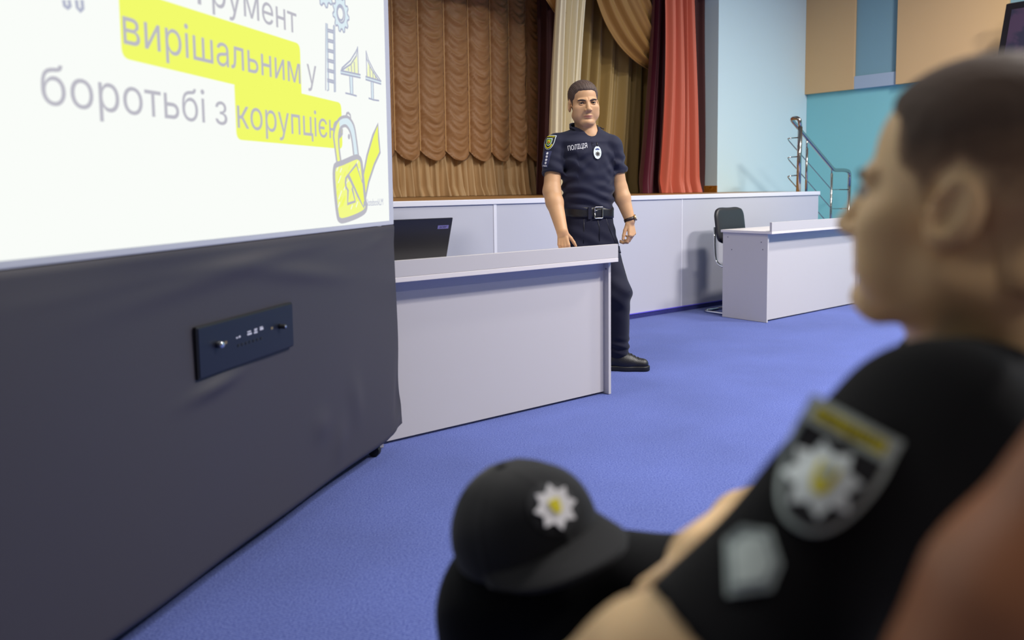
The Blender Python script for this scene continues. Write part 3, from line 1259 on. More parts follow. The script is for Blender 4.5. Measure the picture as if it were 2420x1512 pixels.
def bumpf(s, z):
    w = 0.004 * math.sin(s * 4 + z * 3) + 0.003 * math.sin(s * 9 - z * 5 + 1)
    for (cs, cz, rx, rz, a, an) in ((0.10, 0.93, 0.10, 0.025, 0.010, 0.15), (-0.55, 0.86, 0.30, 0.03, 0.012, -0.15), (-0.95, 0.90, 0.35, 0.03, 0.010, 0.1),
                                    (-1.00, 0.585, 0.11, 0.022, 0.016, 0.10), (-0.15, 0.33, 0.05, 0.10, 0.010, 0.3), (-0.42, 0.30, 0.06, 0.05, 0.010, -0.5), (-0.28, 0.20, 0.05, 0.08, 0.010, -0.2),
                                    (0.23, 0.25, 0.03, 0.16, -0.014, -0.15), (0.20, 0.12, 0.02, 0.10, 0.010, -0.5), (-0.8, 0.93, 0.5, 0.02, 0.008, 0.03)):
        c, sn = math.cos(an), math.sin(an)
        x, y = (s - cs) * c + (z - cz) * sn, -(s - cs) * sn + (z - cz) * c
        w += 0.75 * a * math.exp(-(x / rx) ** 2 - (y / rz) ** 2)
    return w


for i in range(nu + 1):
    s = SL + (SR - SL) * i / nu
    for j in range(nv + 1):
        v = j / nv
        z = ZB0 + (ZB1 - 0.004 - ZB0) * v
        e = 0.0
        ss = s
        k = max(0, (s - (SR - 0.12)) / 0.12)
        low = max(0, 1 - v / 0.30)
        ss += k * (0.022 * low ** 1.4 + 0.004 * math.sin(v * 20) * low)      # the corner flares out
        zz_ = z + k * 0.045 * max(0, 1 - v / 0.06) ** 1.0
        roll = max(0, 1 - v / 0.035)
        if j == nv:
            e = -0.004
        P[i, j] = SCR(ss, zz_, bumpf(s, z) * min(1, (1 - v) * 12) - 0.03 * roll ** 2 + e + 0.002)
fb = grid_obj('cloth_skirt', P, M['fabric'], scr)
mb = MB()
mb.box(SCR(SL, ZB0 + 0.05, -0.48), Ds, Ns, UP, SR - SL - 0.01, 0.45, ZB1 - ZB0 - 0.06)
mb.build('base_box', M['fabric'], scr)
mb = MB()
mb.box(SCR(SL, ZB0 + 0.004, -0.05), Ds, Ns, UP, SR - SL - 0.03, 0.03, 0.05, 0.01)
mb.build('hem', M['rubber'], fb)


def caster(s, off):
    c = SCR(s, 0.027, off)
    mbc = MB()
    mbc.lathe(c - Ds * 0.012, Ds, Ns, UP, [(0.012, 0), (0.026, 0.001), (0.027, 0.006), (0.027, 0.018), (0.026, 0.023), (0.012, 0.024)], 20)
    w_ = mbc.build('caster', M['rubber'], scr, False)
    mbc = MB()
    mbc.box(c + UP * 0.03 - Ds * 0.014 - Ns * 0.012, Ds, Ns, UP, 0.028, 0.024, ZB0 + 0.02, 0.003)
    mbc.build('fork', M['seat_metal'], w_)


cw = onz(885, 1078, 0.0)
s_c = float((cw - K) @ Ds)
n_c = float((cw - K) @ Ns)
caster(s_c, n_c)
caster(SL + 0.1, n_c)
caster(s_c, -0.42)
caster(SL + 0.1, -0.42)

# control panel let into the cloth
q = [sz(465, 776, 0.01), sz(688.6, 717.8, 0.01), sz(692, 816.7, 0.01), sz(471, 893.5, 0.01)]
ps0, ps1 = (q[0][0] + q[3][0]) / 2, (q[1][0] + q[2][0]) / 2
pz1, pz0 = (q[0][1] + q[1][1]) / 2, (q[2][1] + q[3][1]) / 2
mb = MB()
mb.box(SCR(ps0 - 0.004, pz0 - 0.004, 0.0), Ds, Ns, UP, ps1 - ps0 + 0.008, 0.011, pz1 - pz0 + 0.008, 0.003)
g_ = mb.build('control_panel', M['plate_edge'], scr)
mb = MB()
mb.box(SCR(ps0, pz0, 0.008), Ds, Ns, UP, ps1 - ps0, 0.006, pz1 - pz0, 0.002)
mb.build('face_plate', M['plate'], g_)
PS = lambda px, py: sz(px, py, 0.014)
for (x, y) in ((513.5, 814), (669, 768.5)):
    s, z = PS(x, y)
    c = SCR(s, z, 0.0137)
    mb = MB()
    if x < 600:
        mb.lathe(c, Ns, Ds, UP, [(0.010, 0), (0.010, 0.014), (0.009, 0.018), (0.006, 0.0205)], 20)
        mb.build('jack_cap', M['chrome'], g_, True)
    else:
        c = SCR(s - 0.02, z, 0.0137)
        mb.lathe(c, Ns, Ds, UP, [(0.009, 0), (0.0075, 0.004), (0.0075, 0.02), (0.0065, 0.0215)], 20)
        mb.build('knob', M['rubber'], g_, True)
        mb = MB()
        mb.lathe(c + Ns * 0.0215, Ns, Ds, UP, [(0.0045, 0), (0.0045, 0.0015), (0.003, 0.002)], 16)
        mb.build('knob_tip', M['chrome'], g_, True)
for (x, y) in ((533, 809.5), (642, 775.5)):
    s, z = PS(x, y)
    mb = MB()
    mb.box(SCR(s - 0.005, z - 0.004, 0.0137), Ds, Ns, UP, 0.012, 0.001, 0.008, 0.0004)
    mb.build('brass_insert', M['brass'], g_)
mb = MB()
for (x, y, w_, h_) in ((588.5, 783.3, 0.018, 0.0035), (589.5, 789, 0.022, 0.005), (604, 777.5, 0.016, 0.003), (604, 781, 0.014, 0.003), (604, 785.5, 0.018, 0.004), (617, 772.8, 0.016, 0.003),
                       (618, 777, 0.018, 0.006), (560, 798, 0.008, 0.004), (566, 795.5, 0.008, 0.005)):
    s, z = PS(x, y)
    MB().box(SCR(s - w_ / 2, z - h_ / 2, 0.0137), Ds, Ns, UP, w_, 0.001, h_).build('indicator_mark', M['white_mark'], g_)
mb = MB()
for k in range(7):
    s, z = PS(564 + 8.9 * k, 816.5 - 2.85 * k)
    MB().box(SCR(s - 0.005, z - 0.004, 0.0134), Ds, Ns, UP, 0.011, 0.002, 0.008, 0.0006).build('socket', M['plate_edge'], g_)

# ------------------------------------------------------------------ the projected slide
LAY = [0.0022]


def layer():
    LAY[0] += 0.0003
    return LAY[0]


def flat(name, poly_sz, m_, off=None):
    off = layer() if off is None else off
    vs, fs = fan(poly_sz)
    return mesh_obj(name, [SCR(p[0], p[1], off) for p in vs], fs, m_, pic)


def rnd_poly(pts, r):
    return [(p[0], p[1]) for p in rounded([V(a[0], a[1], 0) for a in (pts[-1:] + pts + pts[:1])], r, 5)[1:-1]]


def fill(name, px_pts, m_, off=None):
    return flat(name, [sz(*p) for p in px_pts], m_, off)


def strokes(name, lines, w, m_, off=None):
    """lines of picture points drawn as ribbons w metres wide on the screen"""
    off = layer() if off is None else off
    vs, fs = [], []
    for ln_ in lines:
        closed = ln_[0] == ln_[-1]
        pts = [V(*sz(*p), 0) for p in ln_]
        n = len(pts)
        L_, R_ = [], []
        for i in range(n):
            a = pts[i - 1] if i > 0 else (pts[-2] if closed else pts[0])
            c = pts[i + 1] if i < n - 1 else (pts[1] if closed else pts[-1])
            t = c - a
            l = np.hypot(t[0], t[1]) + 1e-9
            nn_ = V(-t[1] / l, t[0] / l, 0)
            d1 = pts[i] - a
            k = 1.0
            L_.append(pts[i] + nn_ * w / 2 * k)
            R_.append(pts[i] - nn_ * w / 2 * k)
        b0 = len(vs)
        for l_, r_ in zip(L_, R_):
            vs += [SCR(l_[0], l_[1], off), SCR(r_[0], r_[1], off)]
        fs += [[b0 + 2 * i, b0 + 2 * i + 1, b0 + 2 * i + 3, b0 + 2 * i + 2] for i in range(n - 1)]
    return mesh_obj(name, vs, fs, m_, pic)


hl1 = [sz(278.5, 0), sz(708, 104), sz(711, 224), sz(286, 135)]
zt1, zb1 = sz(708, 104)[1], sz(286, 137)[1]
zt2, zb2 = sz(804, 243)[1], sz(808, 352)[1]
sL1, sR1 = sz(286, 135)[0], sz(709, 160)[0]
sL2, sR2 = sz(556, 300)[0], sz(806.5, 300)[0]
LH = layer()
flat('highlight', rnd_poly([(sL1, zb1), (sR1, zb1 - 0.02), (sR1, zt1), (sL1, zt1)], 0.025), M['yellow_emit'], LH)
flat('highlight', rnd_poly([(sL2, zb2), (sR2, zb2), (sR2, zt2), (sL2, zb1 + 0.01)], 0.025), M['yellow_emit'], LH + 0.0002)

LT = layer()


def word(body, pl, pr, xh=None, cap_ref=None, name='lettering', m_='grey_emit', bold=0.010, sx=None):
    """pl, pr: picture points at the left and right end of the base line"""
    (s0, z0), (s1, z1) = sz(*pl), sz(*pr)
    zc = (z0 + z1) / 2
    vs, fs = text_polys(body, bold)
    lo, hi = vs[:, 0].min(), vs[:, 0].max()
    k = (s1 - s0) / (hi - lo)
    kz = cap_ref if cap_ref else k
    return mesh_obj(name, [SCR(s0 + (p[0] - lo) * k, zc + p[1] * kz, LT) for p in vs], fs, M[m_], pic), k


xr, _f = text_polys('н')
xh = xr[:, 1].max()
zm = sz(690, 145)[1] - sz(690, 192)[1]          # height of the small letters
ks = zm / xh
word('вирішальним', (290, 102), (709, 199), cap_ref=ks)
word('у', (724.5, 197), (747, 201), cap_ref=ks)
word('боротьбі', (97, 246), (484, 290), cap_ref=ks)
word('з', (508, 294), (536, 296), cap_ref=ks)
word('корупцією', (560, 301), (806, 330), cap_ref=ks)
si, _ = sz(701, 75)
sw_ = sz(503, 25)[0]
(w_o, k_o) = word('румент', (500, 19), (700, 75), cap_ref=ks)
word('інст', (296, -46), (491, 17), cap_ref=ks)

# pale blue glyph at the upper left
strokes('doodle', [[(148, 0), (150, 14), (157, 19), (163, 14), (160, 0)], [(178, 0), (180, 18), (187, 26), (193, 20), (191, 0)]], 0.010, M['line_emit'])
# gears
def gear(cx, cy, rx, ry, n, ph, r_in=0.0, lean=0.0):
    pts = []
    for i in range(n * 4):
        a = 2 * math.pi * (i + 0.5) / (n * 4) + ph
        r = 1.0 if (i // 2) % 2 == 0 else 0.82
        x, y = rx * r * math.cos(a), ry * r * math.sin(a)
        pts.append((cx + x + lean * y, cy + y))
    return pts + pts[:1]


def oval(cx, cy, rx, ry, n=28, lean=0.0):
    pts = [(cx + rx * math.cos(2 * math.pi * i / n) + lean * ry * math.sin(2 * math.pi * i / n), cy + ry * math.sin(2 * math.pi * i / n)) for i in range(n)]
    return pts + pts[:1]


g1 = gear(803, 33, 19, 44, 11, 0.1, lean=0.10)
g2 = gear(764, -28, 24, 46, 11, 0.25, lean=0.10)
fill('doodle_fill', g1[:-1], M['pale_emit'])
fill('doodle_fill', g2[:-1], M['pale_emit'])
fill('doodle_fill', oval(803, 33, 9.5, 22)[:-1], M['white_emit'])
strokes('doodle', [g1, g2, oval(803, 33, 9, 21, lean=0.1), oval(802, 32, 7, 16, lean=0.1)], 0.0075, M['line_emit'])
# ladder
fill('doodle_fill', [(767, 55), (770, 55), (775, 214), (771, 214)], M['pale_emit'])
fill('doodle_fill', [(785, 62), (788, 62), (790, 218), (787, 218)], M['pale_emit'])
rails = [[(766.5, 214), (767, 55), (770.5, 56), (773.5, 213), (770, 214)], [(785, 62), (786.5, 60), (788, 63), (789.8, 217), (787, 218), (785, 62)]]
rungs = []
for k in range(6):
    y = 71 + k * 23.6
    rungs += [[(770, y - 2), (785.5, y + 2.2)], [(770.3, y + 3), (785.7, y + 7)]]
strokes('doodle', rails + rungs, 0.0065, M['line_emit'])
# bridges
bl = [(802, 167), (825, 152), (838, 132), (841, 110), (836, 124), (824, 143), (804, 161), (802, 167)]
fill('doodle_fill', [(801, 167), (848, 177), (848, 184), (801, 174)], M['pale_emit'])
fill('doodle_fill', [(822, 180), (829, 182), (830, 222), (824, 221)], M['pale_emit'])
fill('doodle_fill', [(812, 166), (840, 128), (843, 174)], M['cream_emit'])
fill('doodle_fill', [(866, 146), (890, 188), (864, 180)], M['cream_emit'])
fill('doodle_fill', [(860, 181), (897, 192), (897, 199), (860, 188)], M['pale_emit'])
fill('doodle_fill', [(873, 193), (878, 194), (879, 234), (874, 233)], M['pale_emit'])
strokes('doodle', [bl, [(801, 167), (848, 177), (848, 184), (801, 174), (801, 167)], [(841, 110), (843, 175)], [(833, 146), (834, 172)], [(826, 154), (827, 170)], [(819, 161), (820, 168)],
                   [(822, 180), (824, 221)], [(829, 182), (830, 222)], [(812, 220), (825, 223), (839, 227)],
                   [(861, 120), (867, 142), (880, 168), (897, 193), (888, 186), (874, 164), (863, 140), (861, 120)], [(860, 181), (897, 192), (897, 199), (860, 188), (860, 181)],
                   [(861, 120), (863, 181)], [(870, 156), (871, 183)], [(877, 170), (878, 186)], [(883, 178), (884, 188)],
                   [(873, 193), (874, 233)], [(878, 194), (879, 234)], [(867, 232), (878, 236), (892, 238)]], 0.0065, M['line_emit'])
# padlock and tick
def soft(pts, closed=False, k=5):
    P_ = [V(*p) for p in pts]
    n = len(P_)
    out = []
    for i in range(n if closed else n - 1):
        p0_, p1_, p2_, p3_ = (P_[(i - 1) % n], P_[i], P_[(i + 1) % n], P_[(i + 2) % n]) if closed else (P_[max(i - 1, 0)], P_[i], P_[i + 1], P_[min(i + 2, n - 1)])
        for j in range(k):
            f = j / k
            q = 0.5 * (2 * p1_ + (p2_ - p0_) * f + (2 * p0_ - 5 * p1_ + 4 * p2_ - p3_) * f * f + (3 * p1_ - p0_ - 3 * p2_ + p3_) * f ** 3)
            out.append((q[0], q[1]))
    return out if closed else out + [tuple(pts[-1])]


body_ = [(785, 398), (789, 390), (805, 384), (833, 372), (842, 372), (848, 380), (851, 400), (858, 470), (861, 486), (856, 500), (835, 512), (808, 521), (798, 520), (793, 510), (788, 470), (784, 420)]
body_ = soft(body_, True)
fill('drawing_fill', body_, M['lemon_emit'])
shk_o = [(791, 386), (785, 340), (783, 318), (788, 296), (797, 281), (809, 276), (820, 279), (831, 297), (837, 330), (842, 370)]
shk_i = [(831, 370), (827, 335), (822, 312), (814, 299), (806, 298), (798, 306), (795, 324), (796, 350), (800, 381)]
shk_o, shk_i = soft(shk_o), soft(shk_i)
fill('drawing_fill', [(783, 318), (785, 340), (791, 386), (800, 381), (796, 350), (795, 324), (798, 306), (797, 281), (788, 296)], M['lemon_emit'])
fill('drawing_fill', [(797, 281), (809, 276), (820, 279), (831, 297), (837, 330), (842, 370), (831, 370), (827, 335), (822, 312), (814, 299), (806, 298), (798, 306)], M['pale_emit'])
LAYH = layer()
tick = [(818, 412), (837, 388), (850, 430), (862, 368), (876, 320), (888, 293), (890, 330), (893, 360), (880, 388), (866, 430), (854, 490), (840, 462)]
fill('drawing_fill', tick, M['yellow_emit'])
key_ = [(811, 432), (812, 422), (816, 415), (824, 428), (829, 440), (827, 446), (834, 476), (816, 482), (817, 450), (812, 442)]
strokes('drawing', [body_ + body_[:1]], 0.020, M['grey_emit'])
strokes('drawing', [shk_o, shk_i], 0.011, M['grey_emit'])
strokes('drawing', [tick + tick[:1], key_ + key_[:1]], 0.013, M['grey_emit'])
strokes('drawing', [oval(819, 323, 1.2, 3.5, 10), [(812, 276), (814, 268), (818, 267), (822, 272), (823, 280)], [(803, 304), (803, 316), (798, 324)]], 0.010, M['grey_emit'])
hat = []
rs = random.Random(5)
for k in range(34):
    x = 790 + rs.random() * 50
    y = 400 + rs.random() * 95
    l = 8 + rs.random() * 16
    hat.append([(x, y), (x + l * 0.35, y - l)])
strokes('crayon_hatching', hat[:22], 0.007, M['yellow_emit'], LAYH)
strokes('crayon_hatching', hat[22:] + [[(858 + k * 4, 470 - k * 16), (864 + k * 4, 448 - k * 16)] for k in range(7)], 0.005, M['white_emit'], LAYH + 0.0001)
word('NotebookLM', (863, 487), (904, 484), cap_ref=0.040, bold=0.0, m_='line_emit')
strokes('drawing', [oval(857, 480, 3, 5, 12)], 0.004, M['line_emit'])

# ================================================================== PEOPLE
def frame(yaw, pitch=0.0, roll=0.0):
    """columns: left of the person, forward, up.  yaw: 0 looks to -Y (towards the camera), positive turns to the person's left (+X)"""
    fwd = V(math.sin(yaw), -math.cos(yaw), 0)
    left = V(math.cos(yaw), math.sin(yaw), 0)
    up = V(0, 0, 1)
    f2 = fwd * math.cos(pitch) + up * math.sin(pitch)
    u2 = up * math.cos(pitch) - fwd * math.sin(pitch)
    l3 = left * math.cos(roll) + u2 * math.sin(roll)
    u3 = u2 * math.cos(roll) - left * math.sin(roll)
    return np.stack([l3, f2, u3], 1)


HAIR_POLY = [(8.6, 6.6), (6.0, 6.0), (5.0, 4.9), (4.5, 2.6), (2.6, 1.6), (1.9, -1.0), (0.4, -1.2), (0.1, 1.8), (-1.2, 3.0), (-2.8, 2.2), (-3.3, -1.5), (-4.4, -6.0),
             (-14, -6.8), (-14, 16), (12, 16)]


def head_fn(p, c, R, s, jaw=1.0, detail=True):
    """head in centimetres: x left, y forward, z up; origin at eye level between the ears"""
    q = (p - c) @ R / (0.01 * s)
    ax = np.abs(q[:, 0])
    m = np.stack([ax, q[:, 1], q[:, 2]], 1)
    d = ell(q, (0, -1.6, 3.6), (7.5, 9.4, 8.0))
    d = smin(d, ell(q, (0, 2.2, -2.5), (6.5, 6.4, 8.2)), 1.5)
    d = smin(d, cap(m, (4.5 * jaw, -0.2, -6.2), (2.0 * jaw, 5.3, -9.9), 1.9, 1.9), 2.4)       # jaw line
    d = smin(d, ell(q, (0, 6.7, -9.9), (2.3, 1.9, 1.7)), 1.2)                            # chin
    d = smin(d, ell(m, (4.4, 4.6, -2.6), (2.6, 2.6, 2.2)), 1.6)                          # cheek bone
    d = smin(d, ell(m, (3.9 * jaw, 4.2, -5.8), (2.7, 2.6, 2.9)), 2.0)                          # cheek
    d = smin(d, cap(m, (0.8, 7.75, 1.35), (4.4, 6.6, 1.35), 1.0, 0.8), 1.0)               # brow ridge
    # eye sockets
    d = smax(d, -ell(m, (3.2, 8.9, -0.10), (2.0, 2.1, 1.25)), 0.9)
    # nose
    d = smin(d, cap(q, (0, 8.0, 0.6), (0, 9.7, -3.0), 0.75, 0.95), 0.9)
    d = smin(d, ell(q, (0, 9.9, -3.5), (1.15, 1.05, 0.95)), 0.5)
    d = smin(d, ell(m, (1.35, 8.7, -3.8), (0.75, 1.05, 0.75)), 0.5)
    d = smax(d, -ell(m, (0.65, 9.1, -4.75), (0.4, 0.65, 0.4)), 0.25)
    if detail:
        # lids around the eyeball
        e = m - V(3.2, 6.70, -0.1)
        r = np.sqrt((e ** 2).sum(1))
        shell = np.abs(r - 1.32) - 0.13
        opening = np.abs(e[:, 2] + 0.02 - 0.04 * e[:, 0]) - 0.43 * np.sqrt(np.clip(1 - (e[:, 0] / 1.25) ** 2, 0, 1))
        shell = smax(shell, -opening, 0.06)
        shell = np.maximum(shell, 0.1 - e[:, 1])
        d = smin(d, shell, 0.22)
        # mouth
        ql = q + np.stack([0 * q[:, 0], 0.16 * q[:, 0] ** 2, 0 * q[:, 0]], 1)
        d = smin(d, ell(ql, (0, 7.65, -6.6), (2.7, 1.0, 0.6)), 0.9)
        d = smin(d, ell(ql, (0, 7.6, -7.5), (2.4, 1.0, 0.65)), 0.9)
        d = smax(d, -ell(ql, (0, 8.85, -7.05), (2.7, 0.9, 0.13)), 0.15)
    # ears
    er = ell(m, (7.45, -1.4, -0.9), (0.95, 2.0, 3.2), RX)
    er = smax(er, -ell(m, (8.25, -0.95, -0.3), (0.75, 1.25, 2.2), RX), 0.25)
    er = smin(er, ell(m, (7.05, -0.3, -1.3), (0.5, 0.55, 0.8)), 0.3)
    er = smax(er, -sph(m, V(8.0, -0.75, -1.0), 0.55), 0.2)
    d = smin(d, er, 0.5)
    return d * 0.01 * s


_a = math.radians(14)
_b = math.radians(16)
RX = (np.array([[1, 0, 0], [0, math.cos(_a), math.sin(_a)], [0, -math.sin(_a), math.cos(_a)]]) @
      np.array([[math.cos(_b), -math.sin(_b), 0], [math.sin(_b), math.cos(_b), 0], [0, 0, 1]])).T


def neck_fn(p, c, R, s, base, r0=5.6, r1=6.2):
    a = c + R @ V(0, -1.6, -6.0) * 0.01 * s
    return cap(p, a, base, r0 * 0.01 * s, r1 * 0.01 * s)


def hair_fn(p, c, R, s, thick, top, poly=HAIR_POLY, rough=0.0):
    q = (p - c) @ R / (0.01 * s)
    hd = head_fn(p, c, R, s, detail=False) / (0.01 * s)
    # keep clear of the ear: use the skull only
    ax = np.abs(q[:, 0])
    m = np.stack([ax, q[:, 1], q[:, 2]], 1)
    sk = ell(q, (0, -1.6, 3.6), (7.5, 9.4, 8.0))
    sk = smin(sk, ell(q, (0, 2.2, -2.5), (6.5, 6.4, 8.2)), 1.5)
    sk = smin(sk, ell(q, (0, -4.3, -5.0), (4.9, 4.0, 5.0)), 2.5)
    th = thick + (top - thick) * np.clip((q[:, 2] - 3.5) / 6.0, 0, 1)
    if rough:
        th = th + rough * (np.sin(q[:, 0] * 5.1 + q[:, 1] * 1.3) * np.sin(q[:, 1] * 2.3 + q[:, 0]) + 0.5 * np.sin(q[:, 0] * 9.7 + q[:, 2] * 3))
    g = polysdf(q[:, 1], q[:, 2], poly)
    th = th * (0.15 + 0.85 * np.clip(-g / 1.3, 0, 1))
    g = polysdf(q[:, 1] + (0.25 * np.sin(q[:, 0] * 3.0) if rough else 0), q[:, 2] - 0.10 * ax * (q[:, 1] > 4), poly)
    return smax(sk - th, g, 0.35) * 0.01 * s


def hand_prims(w, f, n, t, curl, thumb=(0.6, 0.75, -0.3), k=1.0, spread=0.10):
    """w wrist, f finger direction, n back-of-hand normal, t thumb side; curl: 4 x (c1, c2, c3) radians
    returns (palm capsules, list of finger chains)"""
    f, n, t = unit(f), unit(n), unit(t)
    cm = 0.01 * k
    palm, fingers = [], []
    kn = [(3.0, 9.2), (1.0, 9.6), (-1.0, 9.2), (-2.9, 8.4)]
    ln = [(4.4, 2.6, 2.1), (4.9, 3.0, 2.2), (4.5, 2.8, 2.2), (3.5, 2.1, 2.0)]
    for i, ((kt, kf), L_) in enumerate(zip(kn, ln)):
        q = w + f * kf * cm + t * kt * cm
        palm.append((w + t * kt * 0.55 * cm + f * 0.8 * cm, q, 1.35 * cm, 1.12 * cm))
        dirv = unit(f + t * spread * (1.5 - i) * 0.5)
        pts = [q]
        a = 0.0
        for j in range(3):
            a += curl[i][j]
            dv = dirv * math.cos(a) - n * math.sin(a)
            pts.append(pts[-1] + dv * L_[j] * cm)
        r0 = (0.98, 1.0, 0.95, 0.85)[i]
        fingers.append((pts, [r0 * cm, r0 * 0.93 * cm, r0 * 0.85 * cm, r0 * 0.74 * cm]))
    b0 = w + f * 2.2 * cm + t * 2.4 * cm - n * 0.6 * cm
    td = unit(f * thumb[0] + t * thumb[1] + n * thumb[2])
    td2 = unit(td + f * 0.35)
    td3 = unit(td2 + f * 0.25)
    p1 = b0 + td * 4.3 * cm
    p2 = p1 + td2 * 3.3 * cm
    p3 = p2 + td3 * 2.5 * cm
    palm.append((w + t * 1.4 * cm, b0, 1.5 * cm, 1.45 * cm))
    fingers.append(([b0, p1, p2, p3], [1.45 * cm, 1.15 * cm, 1.02 * cm, 0.82 * cm]))
    return palm, fingers


def hand_fn(p, hp):
    palm, fingers = hp
    d = None
    for a, b, ra, rb in palm:
        q = cap(p, a, b, ra, rb)
        d = q if d is None else smin(d, q, 0.009)
    for pts, rs in fingers:
        d = smin(d, chain(p, pts, rs, 0.003), 0.005)
    return d


def loft(p, rows, c, R):
    """trunk of elliptical sections: rows of (height, half width, half depth, shift forward), local frame R at c"""
    q = (p - c) @ R
    z = q[:, 2]
    rows = np.asarray(rows, float)
    zz = rows[:, 0]
    f = np.clip(np.interp(z, zz, np.arange(len(zz))), 0, len(zz) - 1.001)
    i = f.astype(int)
    t = f - i
    t = t * t * (3 - 2 * t)
    g = lambda k: rows[i, k] * (1 - t) + rows[i + 1, k] * t
    rx, ry, sy = g(1), g(2), g(3)
    x, y = q[:, 0] / rx, (q[:, 1] - sy) / ry
    k0 = (np.abs(x) ** 2.3 + np.abs(y) ** 2.3) ** (1 / 2.3)
    d = (k0 - 1) * np.minimum(rx, ry)
    d = np.maximum(d, np.maximum(z - zz[-1], zz[0] - z))
    return d


def fade_material():
    m = mat('faded_crop', '#5a4438', 0.7, spec=0.25)
    nt = m.node_tree
    b = nt.nodes['Principled BSDF']
    at_ = nt.nodes.new('ShaderNodeAttribute')
    at_.attribute_name = 'hair_cover'
    n = nt.nodes.new('ShaderNodeTexNoise')
    n.inputs['Scale'].default_value = 260
    tcn_ = nt.nodes.new('ShaderNodeTexCoord')
    nt.links.new(tcn_.outputs['Object'], n.inputs[0])
    ad = nt.nodes.new('ShaderNodeMath')
    ad.operation = 'MULTIPLY_ADD'
    nt.links.new(n.outputs['Fac'], ad.inputs[0])
    ad.inputs[1].default_value = 0.3
    nt.links.new(at_.outputs['Fac'], ad.inputs[2])
    r = nt.nodes.new('ShaderNodeValToRGB')
    r.color_ramp.elements[0].position = 0.15
    r.color_ramp.elements[0].color = hexlin('#dcb98a')
    r.color_ramp.elements[1].position = 1.05
    r.color_ramp.elements[1].color = hexlin('#4a3a30')
    e = r.color_ramp.elements.new(0.6)
    e.color = hexlin('#80664f')
    nt.links.new(ad.outputs[0], r.inputs[0])
    nt.links.new(r.outputs[0], b.inputs['Base Color'])
    return m


def eyes(parent, c, R, s, look=(0, 0)):
    for sgn in (-1, 1):
        o = c + R @ V(sgn * 3.2, 6.70, -0.1) * 0.01 * s
        ax = unit(R @ V(look[0], 1, look[1]))
        u = unit(np.cross(ax, R[:, 2]))
        w = np.cross(u, ax)
        r = 0.0112 * s
        prof = [(r * math.sin(a), -r * math.cos(a)) for a in np.linspace(0.05, math.pi - 0.05, 16)]
        mb = MB()
        mb.lathe(o, ax, u, w, prof, 20)
        e = mb.build('eye', M['eye_white'], parent, True)
        mb = MB()
        mb.lathe(o + ax * r * 0.86, ax, u, w, [(0.0058 * s, 0.0), (0.0056 * s, 0.0012 * s), (0.003 * s, 0.0021 * s)], 18)
        mb.build('iris', M['iris'], e, True)
        lash = []
        for k in range(9):
            x = -1.2 + 2.4 * k / 8
            z = 0.43 * math.sqrt(max(0, 1 - (x / 1.25) ** 2)) - 0.02 + 0.04 * x
            y = math.sqrt(max(0.1, 1.41 ** 2 - x * x - z * z))
            lash.append(c + R @ V(sgn * (3.2 + x), 6.70 + y, -0.1 + z) * 0.01 * s)
        MB().tube(lash, 0.0011 * s, 6).build('eyelashes', M['brow'], parent, True)


def brows(parent, bv, c, R, s, m_='brow'):
    for sgn in (-1, 1):
        pts = []
        for k in range(9):
            u = k / 8
            x = 1.2 + 3.9 * u
            z = 1.0 + 0.62 * math.sin(u * 2.3) - 0.1 * u
            o = c + R @ V(sgn * x, 11, z) * 0.01 * s
            h = bv.ray_cast(Vector(o), Vector(-R[:, 1]), 0.2)
            q = np.array(h[0][:]) if h[0] is not None else o
            pts.append(q + R[:, 1] * 0.0006)
        MB().tube(pts, [0.0022 * s, 0.0036 * s, 0.0044 * s, 0.0046 * s, 0.0044 * s, 0.004 * s, 0.0033 * s, 0.0026 * s, 0.0016 * s], 8).build('eyebrow', M[m_], parent, True)


def folds(p, amp, specs):
    d = 0.0
    for (dx, dy, dz, fr, ph) in specs:
        d = d + np.sin((p[:, 0] * dx + p[:, 1] * dy + p[:, 2] * dz) * fr + ph)
    return amp * d


# ------------------------------------------------------------------ officer standing at the near desk
OY = 4.85
A = lambda x, y, dY=0.0: at(x, y, OY + dY)
foot_l = onz(1462, 866, 0.0)
off = thing('person', V(0.50, 4.95, 0), 'standing police officer in navy polo shirt and trousers, one hand on the desk', 'person')
OR = frame(math.radians(24))
HR = frame(math.radians(10), math.radians(-2), math.radians(3))
HS = 1.13
HC = A(1379.5, 245, 0.02)
neck_b = A(1388, 322, 0.035)
sR, eR, wR = A(1311, 343, 0.02), A(1304, 452, -0.07), A(1328, 545, -0.20)
sL, eL, wL = A(1447, 345, 0.05), A(1464, 446, 0.06), A(1489, 521, 0.02)
hR = hand_prims(wR, unit(A(1335, 600, -0.22) - wR), V(-0.25, -0.95, 0.1), V(0.95, -0.25, 0.1), [(0.45, 0.5, 0.3), (0.45, 0.55, 0.3), (0.5, 0.55, 0.3), (0.5, 0.6, 0.3)], (0.7, 0.5, -0.5), 0.92, 0.06)
hL = hand_prims(wL, unit(A(1497, 580, 0.0) - wL), V(0.80, -0.55, 0.2), V(-0.62, -0.72, 0.0), [(0.55, 0.9, 0.5), (0.7, 1.0, 0.5), (0.75, 1.0, 0.6), (0.8, 1.0, 0.6)], (0.85, 0.35, -0.35), 0.95, 0.05)
OC = A(1388, 440, 0.05)
zpx = lambda y: float(A(1388, y, 0.05)[2] - OC[2])


